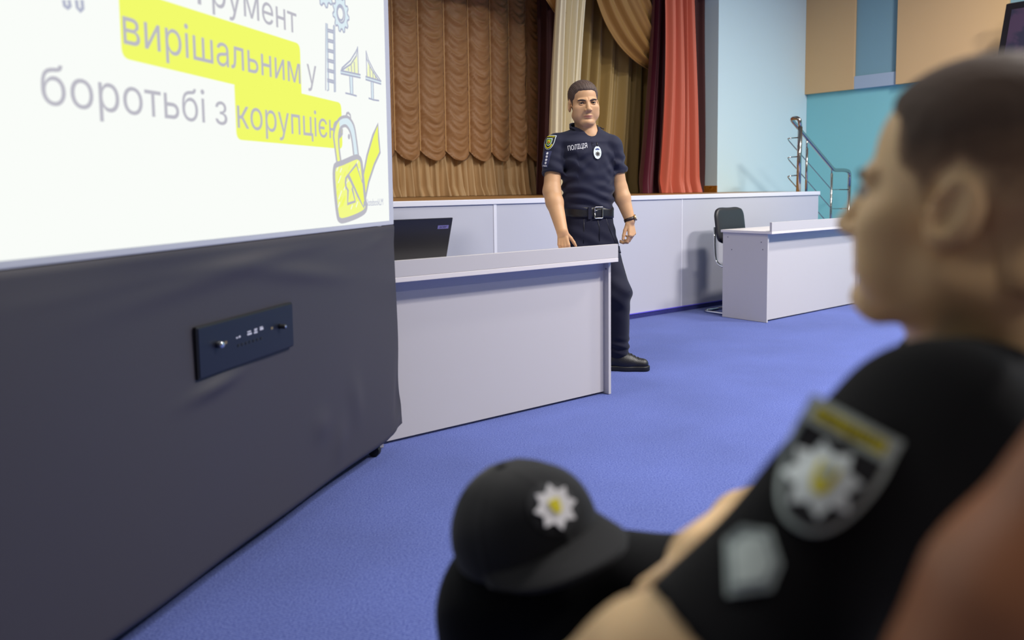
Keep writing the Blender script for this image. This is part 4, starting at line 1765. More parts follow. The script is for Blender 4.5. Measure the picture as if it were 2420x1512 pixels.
def off_body(p):
    d = head_fn(p, HC, HR, HS, 1.06)
    d = smin(d, neck_fn(p, HC, HR, HS, neck_b, 5.3, 6.0), 0.02)
    d = smin(d, cap(p, neck_b + V(0, 0.01, -0.03), OC + V(0, 0, 0.1), 0.07, 0.10), 0.04)
    d = smin(d, chain(p, [neck_b + V(0, 0, -0.05), sR], [0.05, 0.045]), 0.03)
    d = smin(d, chain(p, [neck_b + V(0, 0, -0.05), sL], [0.05, 0.045]), 0.03)
    fa = 0.62
    for s_, e_, w_, h_, (a, b, c, dd) in ((sR, eR, wR, hR, (0.046, 0.051, 0.05, 0.0335)), (sL, eL, wL, hL, (0.045, 0.047, 0.047, 0.031))):
        m1 = e_ + (w_ - e_) * 0.28
        arm = chain(p, [s_, e_, m1, w_], [a, b, c, dd], 0.02)
        d = smin(d, arm, 0.012)
        d = smin(d, hand_fn(p, h_), 0.012)
    return d


def lipmat(c_, R_, s_):
    def f(c):
        q = (c - c_) @ R_ / (0.01 * s_)
        k = (((q[:, 0] / 2.45) ** 2 + ((q[:, 2] + 7.05) / (0.80 - 0.10 * np.abs(q[:, 0]))) ** 2) < 1) & (q[:, 1] > 7.5)
        return k.astype(int)
    return f


body, bvb = sdf_obj('body', off_body, (0.05, 4.5, 0.70), (0.85, 5.15, 1.83), 0.0032, [M['skin'], M['lips']], off, lipmat(HC, HR, HS), (HC - V(0.11, 0.14, 0.14), HC + V(0.11, 0.08, 0.06), 0.0018))
eyes(off, HC, HR, HS, (-0.10, 0.0))
brows(off, bvb, HC, HR, HS)
sdf_obj('hair', lambda p: hair_fn(p, HC, HR, HS, 0.22, 0.85, rough=0.10), HC - 0.17, HC + 0.19, 0.003, M['hair_dark'], off)

# polo shirt
rows = [(zpx(520), 0.156, 0.118, 0.0), (zpx(490), 0.158, 0.122, 0.004), (zpx(450), 0.160, 0.128, 0.010), (zpx(405), 0.164, 0.126, 0.012), (zpx(365), 0.172, 0.120, 0.012), (zpx(338), 0.168, 0.105, 0.004),
        (zpx(318), 0.130, 0.080, -0.008), (zpx(300), 0.085, 0.070, -0.012)]
cuffR = eR + (sR - eR) * 0.36
cuffL = eL + (sL - eL) * 0.36
dR, dL = unit(sR - eR), unit(sL - eL)


def shirt(p):
    d = loft(p, rows, OC, OR)
    d = smin(d, chain(p, [neck_b + V(0, 0.0, -0.015), sR + V(0.02, 0, 0.01)], [0.058, 0.062]), 0.03)
    d = smin(d, chain(p, [neck_b + V(0, 0.0, -0.015), sL + V(-0.02, 0, 0.01)], [0.058, 0.060]), 0.03)
    a = np.maximum(cap(p, sR, eR, 0.066, 0.070), -((p - cuffR) @ dR))
    d = smin(d, a, 0.018)
    a = np.maximum(cap(p, sL, eL, 0.062, 0.062), -((p - cuffL) @ dL))
    d = smin(d, a, 0.018)
    q = (p - OC) @ OR
    w = np.exp(-((q[:, 2] - zpx(470)) / 0.09) ** 2)
    d = d - 0.0050 * w * np.sin(q[:, 2] * 105 + q[:, 0] * 16 + 2 * np.sin(q[:, 0] * 13))
    w2 = np.exp(-((q[:, 2] - zpx(395)) / 0.07) ** 2) * np.clip(np.abs(q[:, 0]) * 9, 0, 1)
    d = d - 0.0045 * w2 * np.sin(q[:, 2] * 62 - np.abs(q[:, 0]) * 55 + 1)
    # drag lines from the arm pits and across the belly
    xx = q[:, 0] + 0.015 * np.sin(q[:, 2] * 19)
    g1 = np.exp(-((np.abs(q[:, 0]) - 0.10) / 0.05) ** 2 - ((q[:, 2] - zpx(385)) / 0.10) ** 2)
    d = d - 0.0045 * g1 * np.sin(75 * (q[:, 2] + 0.9 * np.abs(xx)) + 4 * xx)
    g2 = np.exp(-((q[:, 2] - zpx(440)) / 0.10) ** 2)
    d = d - 0.0030 * g2 * np.sin(88 * (q[:, 2] - 0.35 * xx) + 2.5 * np.sin(xx * 17 + 1))
    for s_, e_ in ((sR, eR), (sL, eL)):
        u_ = unit(e_ - s_)
        t_ = (p - s_) @ u_
        r_ = p - s_
        ang = np.arctan2(r_ @ OR[:, 0], -(r_ @ OR[:, 1]))
        d = d - 0.0028 * np.exp(-((t_ - 0.10) / 0.07) ** 2) * (np.abs(q[:, 0]) > 0.12) * np.sin(t_ * 95 + ang * 3.0)
    # neck opening
    d = smax(d, -(neck_fn(p, HC, HR, HS, neck_b + V(0, 0, 0.012), 5.5, 6.0)), 0.006)
    q = (p - neck_b) @ OR
    return np.maximum(d, -np.maximum(np.abs(q[:, 0] + 0.004) * 0.93 - (p[:, 2] - float(A(1394, 308, 0)[2])) * 0.62, -q[:, 1]))


sh, bvs = sdf_obj('polo_shirt', shirt, (0.10, 4.55, 0.90), (0.78, 5.12, 1.52), 0.0045, M['navy'], off)
# collar: standing band and folded leaf following the shirt
ZV = float(A(1394, 308, 0)[2])
nax = unit(HC + HR @ V(0, -1.6, -6) * 0.01 * HS - neck_b)


def vwedge(p):
    """open front of the neckline: negative inside the V"""
    q = (p - neck_b) @ OR
    return np.maximum(np.abs(q[:, 0] + 0.004) * 0.93 - (p[:, 2] - ZV) * 0.62, -q[:, 1])


def shirt_collar(p):
    q = (p - neck_b) @ OR
    z = p[:, 2]
    band = cap(p, neck_b - nax * 0.03, neck_b + nax * 0.09, 0.0755, 0.0715)
    base = smin(loft(p, rows, OC, OR), chain(p, [neck_b + V(0, 0.0, -0.015), sR + V(0.02, 0, 0.01)], [0.058, 0.062]), 0.03)
    base = smin(base, chain(p, [neck_b + V(0, 0.0, -0.015), sL + V(-0.02, 0, 0.01)], [0.058, 0.060]), 0.03)
    srf = smin(base, band, 0.02)
    d = np.abs(srf - 0.0115) - 0.0045
    rho = np.sqrt(q[:, 0] ** 2 + (q[:, 1] * 0.9) ** 2)
    d = smax(d, np.where(q[:, 1] > 0, np.maximum(rho - 0.125, (ZV - 0.010 + 0.06 * np.clip(np.abs(q[:, 0]) - 0.075, 0, 1) * 10) - z), rho - 0.105), 0.003)
    top = neck_b[2] + 0.043 - q[:, 1] * 0.45 + 0.02 * np.abs(q[:, 0]) * 4
    d = smax(d, z - top, 0.003)
    return smax(d, -vwedge(p), 0.003)


sdf_obj('collar', shirt_collar, neck_b - V(0.16, 0.16, 0.12), neck_b + V(0.16, 0.16, 0.10), 0.003, M['navy'], sh)
# placket buttons
fwd = OR[:, 1]
for y in (338, 353):
    h = bvs.ray_cast(Vector((0, 0, EYE)), Vector(ray(1401 + (y - 340) * 0.1, y)).normalized(), 8)
    if h[0] is not None:
        MB().lathe(np.array(h[0][:]) - fwd * 0.0005, fwd, OR[:, 0], UP, [(0.005, 0), (0.005, 0.0015), (0.003, 0.002)], 12).build('button', M['trousers'], sh)
# placket seam
pl = []
for y in (318, 326, 336, 346, 356, 366, 376):
    h = bvs.ray_cast(Vector((0, 0, EYE)), Vector(ray(1395.5 + (y - 318) * 0.15, y)).normalized(), 8)
    if h[0] is not None:
        pl.append(np.array(h[0][:]))
if len(pl) > 2:
    MB().tube(pl, 0.0018, 6).build('placket', M['trousers'], sh, True)

vv_ = unit(V(0, EYE * 0, 0) + V(0, -1, 0.0))
# chest lettering
cu_, cw_ = unit(A(1387, 346) - A(1342, 353)), None
cn = unit(V(-0.08, -1, 0.02))
cu_ = unit(cu_ - cn * (cu_ @ cn))
cw_ = np.cross(cn * -1, cu_) * -1
cw_ = unit(np.cross(cu_, cn)) * (1 if np.cross(cu_, cn)[2] > 0 else -1)
vs, fs = fit_text('ПОЛІЦІЯ', 0, 0, 0.114, 0.036, 0.012)
conform('chest_lettering', vs, fs, M['white_thread'], sh, bvs, A(1343.5, 360.5), cu_, cw_, cn, 0.0012)
# oval badge hanging on the chest
bo = A(1408, 362, 0)
h = bvs.ray_cast(Vector(bo - V(0, 0.3, 0)), Vector((0, 1, 0)), 0.5)
bo = np.array(h[0][:]) if h[0] is not None else bo
bn = unit(V(0.22, -1, 0.12))
bu = unit(np.cross(UP, bn))
bu = bu if bu[0] > 0 else -bu
bw = unit(np.cross(bn, bu))
bw = bw if bw[2] > 0 else -bw
ov = lambda rx, ry, n=28: [(rx * math.cos(2 * math.pi * i / n), ry * math.sin(2 * math.pi * i / n)) for i in range(n)]
bc = bo + bn * 0.004
v_, f_ = extrude_poly(ov(0.0235, 0.038), bc, bu, bw, bn, 0.004)
bdg = mesh_obj('badge', v_, f_, M['patch_light'], off)
v_, f_ = extrude_poly(star2d(8, 0.0165, 0.010, (0.001, -0.008)), bc + bn * 0.004, bu, bw, bn, 0.0012)
mesh_obj('badge_star', v_, f_, M['silver'], bdg)
v_, f_ = extrude_poly(star2d(8, 0.007, 0.005, (0.001, -0.008)), bc + bn * 0.005, bu, bw, bn, 0.0012)
mesh_obj('badge_centre', v_, f_, M['dark_ink'], bdg)
v_, f_ = extrude_poly([(-0.013, 0.016), (0.013, 0.016), (0.011, 0.022), (0, 0.0255), (-0.011, 0.022)], bc + bn * 0.004, bu, bw, bn, 0.001)
mesh_obj('badge_title', v_, f_, mat('badge_blue', '#3c4a86', 0.4), bdg)
MB().tube([bo + bw * 0.036 + bn * 0.006, bo + bw * 0.06 + bn * 0.003], 0.004, 8).build('badge_loop', M['leather'], bdg, True)


def shield(wd, ht, n=10):
    pts = [(-wd / 2, ht * 0.5), (wd / 2, ht * 0.5)]
    for k in range(n + 1):
        t = k / n
        pts.append((wd / 2 * math.cos(t * math.pi / 2) ** 0.8 if t < 1 else 0.0, ht * 0.22 - ht * 0.72 * math.sin(t * math.pi / 2) ** 1.15))
    for k in range(n - 1, -1, -1):
        t = k / n
        pts.append((-wd / 2 * math.cos(t * math.pi / 2) ** 0.8, ht * 0.22 - ht * 0.72 * math.sin(t * math.pi / 2) ** 1.15))
    return pts


# sleeve shield of the officer
pn = unit(V(-0.36, -0.92, 0.10))
po = A(1302, 338, 0)
pw = unit(unit(sR - eR) * 1.0 + V(0.16, 0, 0) - pn * ((unit(sR - eR) + V(0.16, 0, 0)) @ pn))
pu = unit(np.cross(pw, pn))
pu = pu if pu[0] > 0 else -pu
vs, fs = fan(shield(0.073, 0.090))
ptc = conform('sleeve_patch', vs, fs, M['patch_light'], sh, bvs, po, pu, pw, pn, 0.0015)
vs, fs = fan(shield(0.066, 0.083))
conform('patch_field', vs, fs, M['patch_black'], ptc, bvs, po, pu, pw, pn, 0.003)
vs, fs = fan([(p[0], p[1] + 0.001) for p in shield(0.040, 0.046)])
conform('patch_arms', vs, fs, M['patch_light'], ptc, bvs, po, pu, pw, pn, 0.0042)
vs, fs = fan([(p[0], p[1] + 0.001) for p in shield(0.034, 0.038)])
conform('patch_arms', vs, fs, M['patch_green'], ptc, bvs, po, pu, pw, pn, 0.0052)
vs, fs = fan(star2d(6, 0.014, 0.008, (0, 0.003)))
conform('patch_arms', vs, fs, M['patch_yellow'], ptc, bvs, po, pu, pw, pn, 0.0062)
vs, fs = fan([(-0.006, -0.004), (0.006, -0.004), (0.006, 0.003), (-0.006, 0.003)])
conform('patch_arms', vs, fs, M['patch_red'], ptc, bvs, po, pu, pw, pn, 0.0070)
vs, fs = fit_text('ПОЛІЦІЯ', -0.028, 0.030, 0.056, 0.010, 0.01)
conform('patch_lettering', vs, fs, M['patch_yellow'], ptc, bvs, po, pu, pw, pn, 0.0045)
vs, fs = fan([(-0.026, -0.012), (-0.021, -0.010), (-0.014, -0.026), (0, -0.034), (0.014, -0.026), (0.021, -0.010), (0.026, -0.012), (0.018, -0.031), (0, -0.041), (-0.018, -0.031)])
conform('patch_lettering', vs, fs, M['patch_yellow'], ptc, bvs, po, pu, pw, pn, 0.0045)
# rank patch
po2 = A(1299, 379, 0)
vs, fs = fan([(-0.026, -0.050), (0.022, -0.050), (0.026, 0.050), (-0.022, 0.050)])
rk = conform('rank_patch', vs, fs, mat('patch_navy', '#2a2e55', 0.7), sh, bvs, po2, pu, pw, pn, 0.0015)
for k in range(4):
    vs, fs = fan(star2d(8, 0.0088, 0.0056, (0.001 + 0.0006 * k, 0.034 - 0.0195 * k)))
    conform('rank_star', vs, fs, M['white_thread'], rk, bvs, po2, pu, pw, pn, 0.003)
vs, fs = fit_text('ТТ96696', -0.021, -0.046, 0.036, 0.0095, 0.01)
conform('rank_number', vs, fs, M['white_thread'], rk, bvs, po2, pu, pw, pn, 0.003)

# belt
P = np.zeros((73, 5, 3))
for i in range(73):
    a = 2 * math.pi * i / 72
    for j in range(5):
        v = j / 4
        zt_ = zpx(489.5) + (zpx(513) - zpx(489.5)) * v + 0.012 * math.cos(a) * -0.6
        c_, s__ = math.cos(a), math.sin(a)
        k = (abs(c_) ** 2.3 + abs(s__) ** 2.3) ** (-1 / 2.3)
        P[i, j] = OC + OR @ V(0.158 * c_ * k, 0.123 * s__ * k + 0.003, zt_)
belt = grid_obj('belt', P, M['leather'], off, 0.006)
bk = OC + OR @ V(0.002, 0.129, (zpx(489.5) + zpx(513)) / 2)
bkn, bku, bkw = OR[:, 1], OR[:, 0], UP
fr_ = rounded([bk + bku * x * 0.027 + bkw * z * 0.033 + bkn * 0.004 for x, z in ((-1, 0), (-1, 1), (1, 1), (1, -1), (-1, -1), (-1, 0))], 0.006, 4)
MB().tube(fr_, 0.0032, 8).tube([bk - bku * 0.027 + bkw * 0.012 + bkn * 0.004, bk - bku * 0.006 + bkw * 0.012 + bkn * 0.004], 0.0024, 6).build('buckle', M['silver'], belt, True)
for x, y in ((1376, 500),):
    mb = MB()
    lo_ = OC + OR @ V(-0.055, 0.123, zpx(516))
    mb.box(lo_ - OR[:, 0] * 0.012, OR[:, 0], OR[:, 1], UP, 0.024, 0.006, 0.072, 0.002)
    mb.build('belt_loop', M['trousers'], belt)

# trousers
hipL, hipR = OC + OR @ V(0.085, 0.0, zpx(560)), OC + OR @ V(-0.085, 0.0, zpx(560))
kneeL, ankL = A(1459, 690, -0.03), A(1461, 826, 0.06)
kneeR, ankR = A(1375, 690, 0.0), V(0.40, 5.02, 0.10)
trow = [(zpx(600), 0.172, 0.125, -0.004), (zpx(560), 0.172, 0.130, -0.006), (zpx(525), 0.160, 0.124, 0.0), (zpx(497), 0.152, 0.118, 0.0)]


def trousers(p):
    d = loft(p, trow, OC, OR)
    for h_, k_, a_, kx in ((hipL, kneeL, ankL, 1), (hipR, kneeR, ankR, -1)):
        leg = chain(p, [h_, k_, a_], [0.096, 0.076, 0.066], 0.05)
        q = (p - k_)
        t = p[:, 2]
        wr = np.exp(-((t - (a_[2] + 0.03)) / 0.05) ** 2) * np.sin(t * 120 + p[:, 0] * 30) * 0.005
        wr = wr + np.exp(-((t - k_[2]) / 0.12) ** 2) * np.sin(t * 60 + p[:, 0] * 40) * 0.004
        leg = np.maximum(leg - wr, a_[2] - 0.055 - t)
        d = smin(d, leg, 0.03)
    q = (p - OC) @ OR
    w = np.exp(-((q[:, 2] - zpx(565)) / 0.08) ** 2)
    d = d - 0.003 * w * np.sin(q[:, 0] * 40 + q[:, 2] * 70)
    return d


tr, bvt = sdf_obj('trousers', trousers, (0.08, 4.55, 0.03), (0.85, 5.25, 1.0), 0.006, M['trousers'], off)
vs, fs = fan([(-0.05, -0.02), (0.05, -0.02), (0.05, 0.02), (-0.05, 0.02)])
conform('pocket_flap', vs, fs, M['trousers'], tr, bvt, A(1479, 590, 0.02), unit(V(0.5, 0.85, -0.2)), UP, unit(V(0.85, -0.5, 0)), 0.006)
# front crease lines
for (pts_,) in (([(1432, 516), (1440, 540), (1450, 565), (1462, 590), (1473, 620), (1481, 655), (1487, 690)],), ([(1380, 516), (1380, 545), (1379, 575)],), ([(1412, 518), (1417, 540), (1417, 570)],)):
    line = []
    for (x, y) in pts_:
        h = bvt.ray_cast(Vector((0, 0, EYE)), Vector(ray(x, y)).normalized(), 8)
        if h[0] is not None:
            line.append(np.array(h[0][:]))
    if len(line) > 2:
        MB().tube(line, 0.0022, 6).build('seam', M['leather'], tr, True)


def shoe(ank, toe, name='shoe'):
    d_ = unit(V(toe[0] - ank[0], toe[1] - ank[1], 0))
    sd = V(-d_[1], d_[0], 0)
    L_ = np.linalg.norm((toe - ank)[:2])
    base = V(ank[0], ank[1], 0)

    def up(p):
        d = cap(p, base + UP * 0.055 - d_ * 0.045, base + UP * 0.052 + d_ * 0.06, 0.041, 0.043)
        d = smin(d, cap(p, base + UP * 0.052 + d_ * 0.04, base + UP * 0.040 + d_ * (L_ - 0.045), 0.044, 0.034), 0.03)
        d = smin(d, cap(p, base + UP * 0.09, base + UP * 0.06 + d_ * 0.05, 0.042, 0.040), 0.03)
        return np.maximum(d, 0.022 - p[:, 2])
    o_, bv_ = sdf_obj(name, up, base + V(-0.32, -0.32, 0), base + V(0.32, 0.32, 0.16), 0.005, M['leather'], off)

    def sole(p):
        q = p.copy()
        q[:, 2] = 0.0
        d = cap(q, base - d_ * 0.048, base + d_ * 0.05, 0.041, 0.043)
        d = smin(d, cap(q, base + d_ * 0.05, base + d_ * (L_ - 0.045), 0.046, 0.042), 0.03)
        return smax(d, np.abs(p[:, 2] - 0.0165) - 0.015, 0.006)
    sdf_obj('sole', sole, base + V(-0.32, -0.32, -0.01), base + V(0.32, 0.32, 0.05), 0.005, M['sole'], o_)
    lm = MB()
    for k in range(4):
        c_ = base + d_ * (0.055 + 0.02 * k)
        for sgn in (-1, 1):
            pts = []
            for j in range(5):
                q = c_ + sd * sgn * (0.022 - 0.011 * j) + d_ * 0.003 * j + UP * 0.16
                h = bv_.ray_cast(Vector(q), Vector((0, 0, -1)), 0.2)
                if h[0] is not None:
                    pts.append(np.array(h[0][:]) + UP * 0.001)
            if len(pts) > 2:
                lm.tube(pts, 0.002, 6)
    if lm.v:
        lm.build('laces', M['rubber'], o_, True)


toeL = onz(1537, 868, 0.02)
toeL[2] = 0
shoe(V(ankL[0] + 0.0, ankL[1] - 0.0, 0), toeL)
shoe(V(ankR[0], ankR[1], 0), V(ankR[0] + 0.05, ankR[1] - 0.23, 0))

# wristwatch
wd_ = unit(wL - eL)
wc = eL + (wL - eL) * 0.97
wu = unit(np.cross(wd_, V(0, 1, 0)))
ww = np.cross(wd_, wu)
wt = MB()
ring = [wc + (wu * math.cos(a) + ww * math.sin(a)) * 0.0335 for a in np.linspace(0, 2 * math.pi, 33)]
P = np.zeros((33, 3, 3))
for i in range(33):
    for j in range(3):
        P[i, j] = ring[i] + wd_ * (j - 1) * 0.009
wa = grid_obj('wristwatch', P, M['watch_strap'], off, 0.004)
dn = unit(V(0.9, -0.35, 0.25))
dn = unit(dn - wd_ * (dn @ wd_))
dc = wc + dn * 0.0335
MB().lathe(dc, dn, wd_, np.cross(dn, wd_), [(0.019, 0), (0.019, 0.007), (0.017, 0.009)], 24).build('watch_case', M['gold'], wa)
MB().lathe(dc + dn * 0.009, dn, wd_, np.cross(dn, wd_), [(0.0155, 0), (0.0155, 0.0008)], 24).build('dial', M['eye_white'], wa)

# ------------------------------------------------------------------ seated man in the foreground
sm = thing('person', V(0.52, 0.75, 0), 'seated young man with cropped hair and black police polo, turned towards the screen', 'person')
SR_ = frame(math.radians(-136), math.radians(6.5), math.radians(0))
SC_ = V(0.4025, 0.712, 1.119)
SS = 1.035
B = lambda x, y, Y: at(x, y, Y)
s_neck = V(0.458, 0.745, 0.965)
BR = frame(math.radians(-112), math.radians(-10))
shL, elL = B(2198, 1060, 0.60), B(1692, 1562, 0.49)
wrL = B(1215, 1750, 0.57)
shR = V(0.57, 0.965, 0.865)
elR = B(1800, 1240, 0.90)
wrR = B(1650, 1318, 0.71)
hL2 = hand_prims(wrL, unit(wrL - elL), V(0, -0.3, 1), V(0.2, 0.9, 0.2), [(0.3, 0.4, 0.3)] * 4)
hR2 = hand_prims(wrR, unit(B(1570, 1385, 0.62) - wrR), V(-0.55, -0.1, 0.9), V(0.8, -0.2, 0.5), [(0.9, 0.6, 0.3), (0.9, 0.65, 0.3), (0.9, 0.65, 0.3), (0.9, 0.7, 0.3)], (0.6, 0.6, -0.5), 0.9)


def man_body(p):
    d = head_fn(p, SC_, SR_, SS)
    d = smin(d, neck_fn(p, SC_, SR_, SS, s_neck, 5.6, 6.6), 0.025)
    d = smin(d, cap(p, s_neck, s_neck + V(0.06, 0.03, -0.30), 0.07, 0.11), 0.04)
    for s_, e_, w_, h_, (a, b, c, dd) in ((shL, elL, wrL, hL2, (0.048, 0.049, 0.053, 0.032)), (shR, elR, wrR, hR2, (0.05, 0.040, 0.040, 0.027))):
        m1 = e_ + (w_ - e_) * 0.25
        d = smin(d, chain(p, [s_, e_, m1, w_], [a, b, c, dd], 0.02), 0.02)
        d = smin(d, hand_fn(p, h_), 0.012)
    return d


mbody, bvm = sdf_obj('body', man_body, (-0.12, 0.38, 0.60), (0.72, 1.12, 1.30), 0.0045, [M['skin_arm'], M['lips']], sm, lipmat(SC_, SR_, SS))
eyes(sm, SC_, SR_, SS)
brows(sm, bvm, SC_, SR_, SS)
BUZZ = [(8.6, 7.6), (6.0, 6.8), (4.6, 5.4), (4.2, 2.6), (2.6, 1.4), (1.9, -1.4), (0.6, -1.8), (0.1, 1.8), (-1.2, 3.0), (-2.8, 2.2), (-3.3, -1.5), (-4.4, -6.5),
        (-14, -8.0), (-14, 16), (12, 16)]
hob, _bv = sdf_obj('hair', lambda p: hair_fn(p, SC_, SR_, SS, 0.12, 0.65, BUZZ, rough=0.04), SC_ - 0.16, SC_ + 0.18, 0.004, fade_material(), sm)
hv = np.zeros(len(hob.data.vertices) * 3)
hob.data.vertices.foreach_get('co', hv)
mi_ = np.array(world_inv(sm).inverted())
hv = hv.reshape(-1, 3) @ mi_[:3, :3].T + mi_[:3, 3]
hq = (hv - SC_) @ SR_ / (0.01 * SS)
dens = np.clip((hq[:, 2] - (-0.5 - 0.25 * (hq[:, 1] + 2))) / 8.0, 0, 1) ** 0.8
dens = dens * np.clip(-polysdf(hq[:, 1], hq[:, 2], BUZZ) / 1.6 + 0.25, 0, 1)
at_ = hob.data.attributes.new('hair_cover', 'FLOAT', 'POINT')
at_.data.foreach_set('value', dens.astype(np.float32))

TC = V(0.525, 0.775, 0.68)
trows = [(-0.26, 0.165, 0.125, 0.02), (-0.10, 0.162, 0.125, 0.01), (0.05, 0.175, 0.125, 0.0), (0.16, 0.180, 0.115, -0.005), (0.235, 0.150, 0.095, -0.012), (0.285, 0.105, 0.082, -0.012), (0.315, 0.085, 0.078, -0.008)]
CUFN = unit(np.cross(ray(1562, 1396), ray(1645, 1516)))
CUFN = CUFN if CUFN @ (shL - V(0, 0, EYE)) > 0 else -CUFN
slE = elL + unit(elL - shL) * 0.03
cfR, cfdR = shR + (elR - shR) * 0.6, unit(shR - elR)


def man_shirt(p):
    d = loft(p, trows, TC, BR)
    d = smin(d, chain(p, [s_neck + V(0, 0, -0.02), shL], [0.062, 0.070]), 0.04)
    d = smin(d, chain(p, [s_neck + V(0, 0, -0.02), shR], [0.062, 0.070]), 0.04)
    d = smin(d, np.maximum(cap(p, shL, slE, 0.077, 0.053), -((p - V(0, 0, EYE)) @ CUFN)), 0.03)
    d = smin(d, np.maximum(cap(p, shR, elR, 0.070, 0.064), -((p - cfR) @ cfdR)), 0.03)
    d = d - folds(p, 0.002, ((9, 4, 14, 2.6, 0.3), (-6, 9, 7, 3.1, 1.1)))
    d = smax(d, -(neck_fn(p, SC_, SR_, SS, s_neck, 6.2, 6.9)), 0.008)
    return d


msh, bvms = sdf_obj('polo_shirt', man_shirt, (0.0, 0.38, 0.42), (0.80, 1.12, 1.06), 0.006, M['black_cotton'], sm)
nax = unit(SC_ + SR_ @ V(0, -1.6, -6) * 0.01 - s_neck)
cu = unit(SR_[:, 0] - nax * (SR_[:, 0] @ nax))
cf = np.cross(nax, cu)
P = np.zeros((60, 9, 3))
for i in range(60):
    a = math.radians(-160 + 320 * i / 59)
    fr = max(0, (abs(a) - 1.4) / 1.36)
    dirv = -cf * math.cos(a) + cu * math.sin(a)
    for j in range(9):
        v = j / 8
        if v < 0.35:
            k = v / 0.35
            r, hh = 0.070 + 0.001 * k, -0.015 - 0.02 * fr + 0.040 * k
        else:
            k = (v - 0.35) / 0.65
            r, hh = 0.071 + (0.034 + 0.02 * fr ** 2) * k, 0.025 - 0.02 * fr - (0.036 + 0.02 * fr) * k
        P[i, j] = s_neck + dirv * r + nax * hh + cf * 0.012 * fr
grid_obj('collar', P, M['black_cotton'], msh, 0.004)

# big shield patch on the near sleeve
def spx(pts):
    out = []
    for (x, y) in pts:
        h = bvms.ray_cast(Vector((0, 0, EYE)), Vector(ray(x, y)).normalized(), 3)
        out.append(np.array(h[0][:]) if h[0] is not None else None)
    return out


pc = spx([(1955, 1112)])[0]
ax_ = unit(shL - elL)
pn2 = unit(V(0, 0, EYE) - pc)
aim = unit(B(1955 + 116, 1112 - 208, pc[1]) - B(1955, 1112, pc[1]))
pw2 = unit(aim - pn2 * (aim @ pn2))
pu2 = unit(np.cross(pw2, pn2))
if pu2[0] < 0:
    pu2 = -pu2
kp = np.linalg.norm(pc - V(0, 0, EYE)) / F
SWD, SHT = 205 * kp, 268 * kp


def mpatch(name, poly, m_, off_, parent=None):
    vs, fs = fan(poly)
    return conform(name, vs, fs, M[m_], parent or msh, bvms, pc, pu2, pw2, pn2, off_, 0.015, 0.014)


big = mpatch('sleeve_patch', shield(SWD, SHT), 'patch_grey', 0.002)
mpatch('patch_field', [(p[0] * 0.87, p[1] * 0.88 - SHT * 0.015) for p in shield(SWD, SHT) if True], 'patch_black', 0.0035, big)
mpatch('patch_band', [(-SWD * 0.47, SHT * 0.27), (SWD * 0.47, SHT * 0.27), (SWD * 0.48, SHT * 0.48), (-SWD * 0.48, SHT * 0.48)], 'patch_grey', 0.0045, big)
mpatch('patch_title', [(-SWD * 0.38, SHT * 0.325), (SWD * 0.38, SHT * 0.325), (SWD * 0.38, SHT * 0.435), (-SWD * 0.38, SHT * 0.435)], 'patch_yellow', 0.0058, big)
vs, fs = fit_text('ПОЛІЦІЯ', -SWD * 0.34, SHT * 0.342, SWD * 0.68, SHT * 0.076, 0.0)
conform('patch_lettering', vs, fs, mat('patch_ink', '#6a640a', 0.8), big, bvms, pc, pu2, pw2, pn2, 0.0072, 0.02, 0.014)
mpatch('patch_star', star2d(8, SWD * 0.40, SWD * 0.27, (-0.001, -SHT * 0.075), 0.39), 'patch_light', 0.0058, big)
mpatch('patch_arms', [(p[0], p[1] - SHT * 0.07) for p in shield(SWD * 0.22, SHT * 0.24)], 'patch_yellow', 0.0072, big)
T_ = SWD * 0.06
mpatch('patch_trident', [(-T_, 0.004 - SHT * 0.07), (-T_, 0.012 - SHT * 0.07), (-T_ * 0.6, 0.012 - SHT * 0.07), (-T_ * 0.4, 0.006 - SHT * 0.07), (-T_ * 0.15, 0.006 - SHT * 0.07), (0, 0.014 - SHT * 0.07), (T_ * 0.15, 0.006 - SHT * 0.07),
                         (T_ * 0.4, 0.006 - SHT * 0.07), (T_ * 0.6, 0.012 - SHT * 0.07), (T_, 0.012 - SHT * 0.07), (T_, 0.004 - SHT * 0.07), (0, -0.002 - SHT * 0.07)], 'patch_grey', 0.0084, big)
# second, hexagonal patch below it
hx = [(1712, 1275), (1752, 1240), (1822, 1252), (1846, 1335), (1822, 1392), (1720, 1405)]
hc_ = spx([(1775, 1322)])[0]
if hc_ is not None:
    hn = unit(V(0, 0, EYE) - hc_)
    hu = unit(np.cross(UP, hn))
    hu = hu if hu[0] > 0 else -hu
    hw = np.cross(hn, hu)
    hw = hw if hw[2] > 0 else -hw
    poly = []
    for (x, y) in hx:
        q = onplane(x, y, hc_, hn)
        poly.append(((q - hc_) @ hu, (q - hc_) @ hw))
    vs, fs = fan(poly)
    h1 = conform('unit_patch', vs, fs, M['patch_grey'], msh, bvms, hc_, hu, hw, hn, 0.002, 0.015, 0.012)
    vs, fs = fan([(a * 0.86, b * 0.86) for a, b in poly])
    conform('patch_field', vs, fs, mat('patch_slate', '#7d898c', 0.8), h1, bvms, hc_, hu, hw, hn, 0.0032, 0.015, 0.012)
    vs, fs = fan([(a * 0.70, b * 0.70) for a, b in poly])
    conform('patch_field', vs, fs, M['patch_grey'], h1, bvms, hc_, hu, hw, hn, 0.0044, 0.015, 0.012)

# trousers: far leg with raised thigh carrying the cap, near leg below the frame
hipF, knF, anF = V(0.54, 0.98, 0.575), B(1190, 1402, 1.05), V(-0.085, 1.05, 0.14)
hipN, knN, anN = V(0.54, 0.66, 0.53), V(0.10, 0.66, 0.55), V(0.06, 0.68, 0.10)


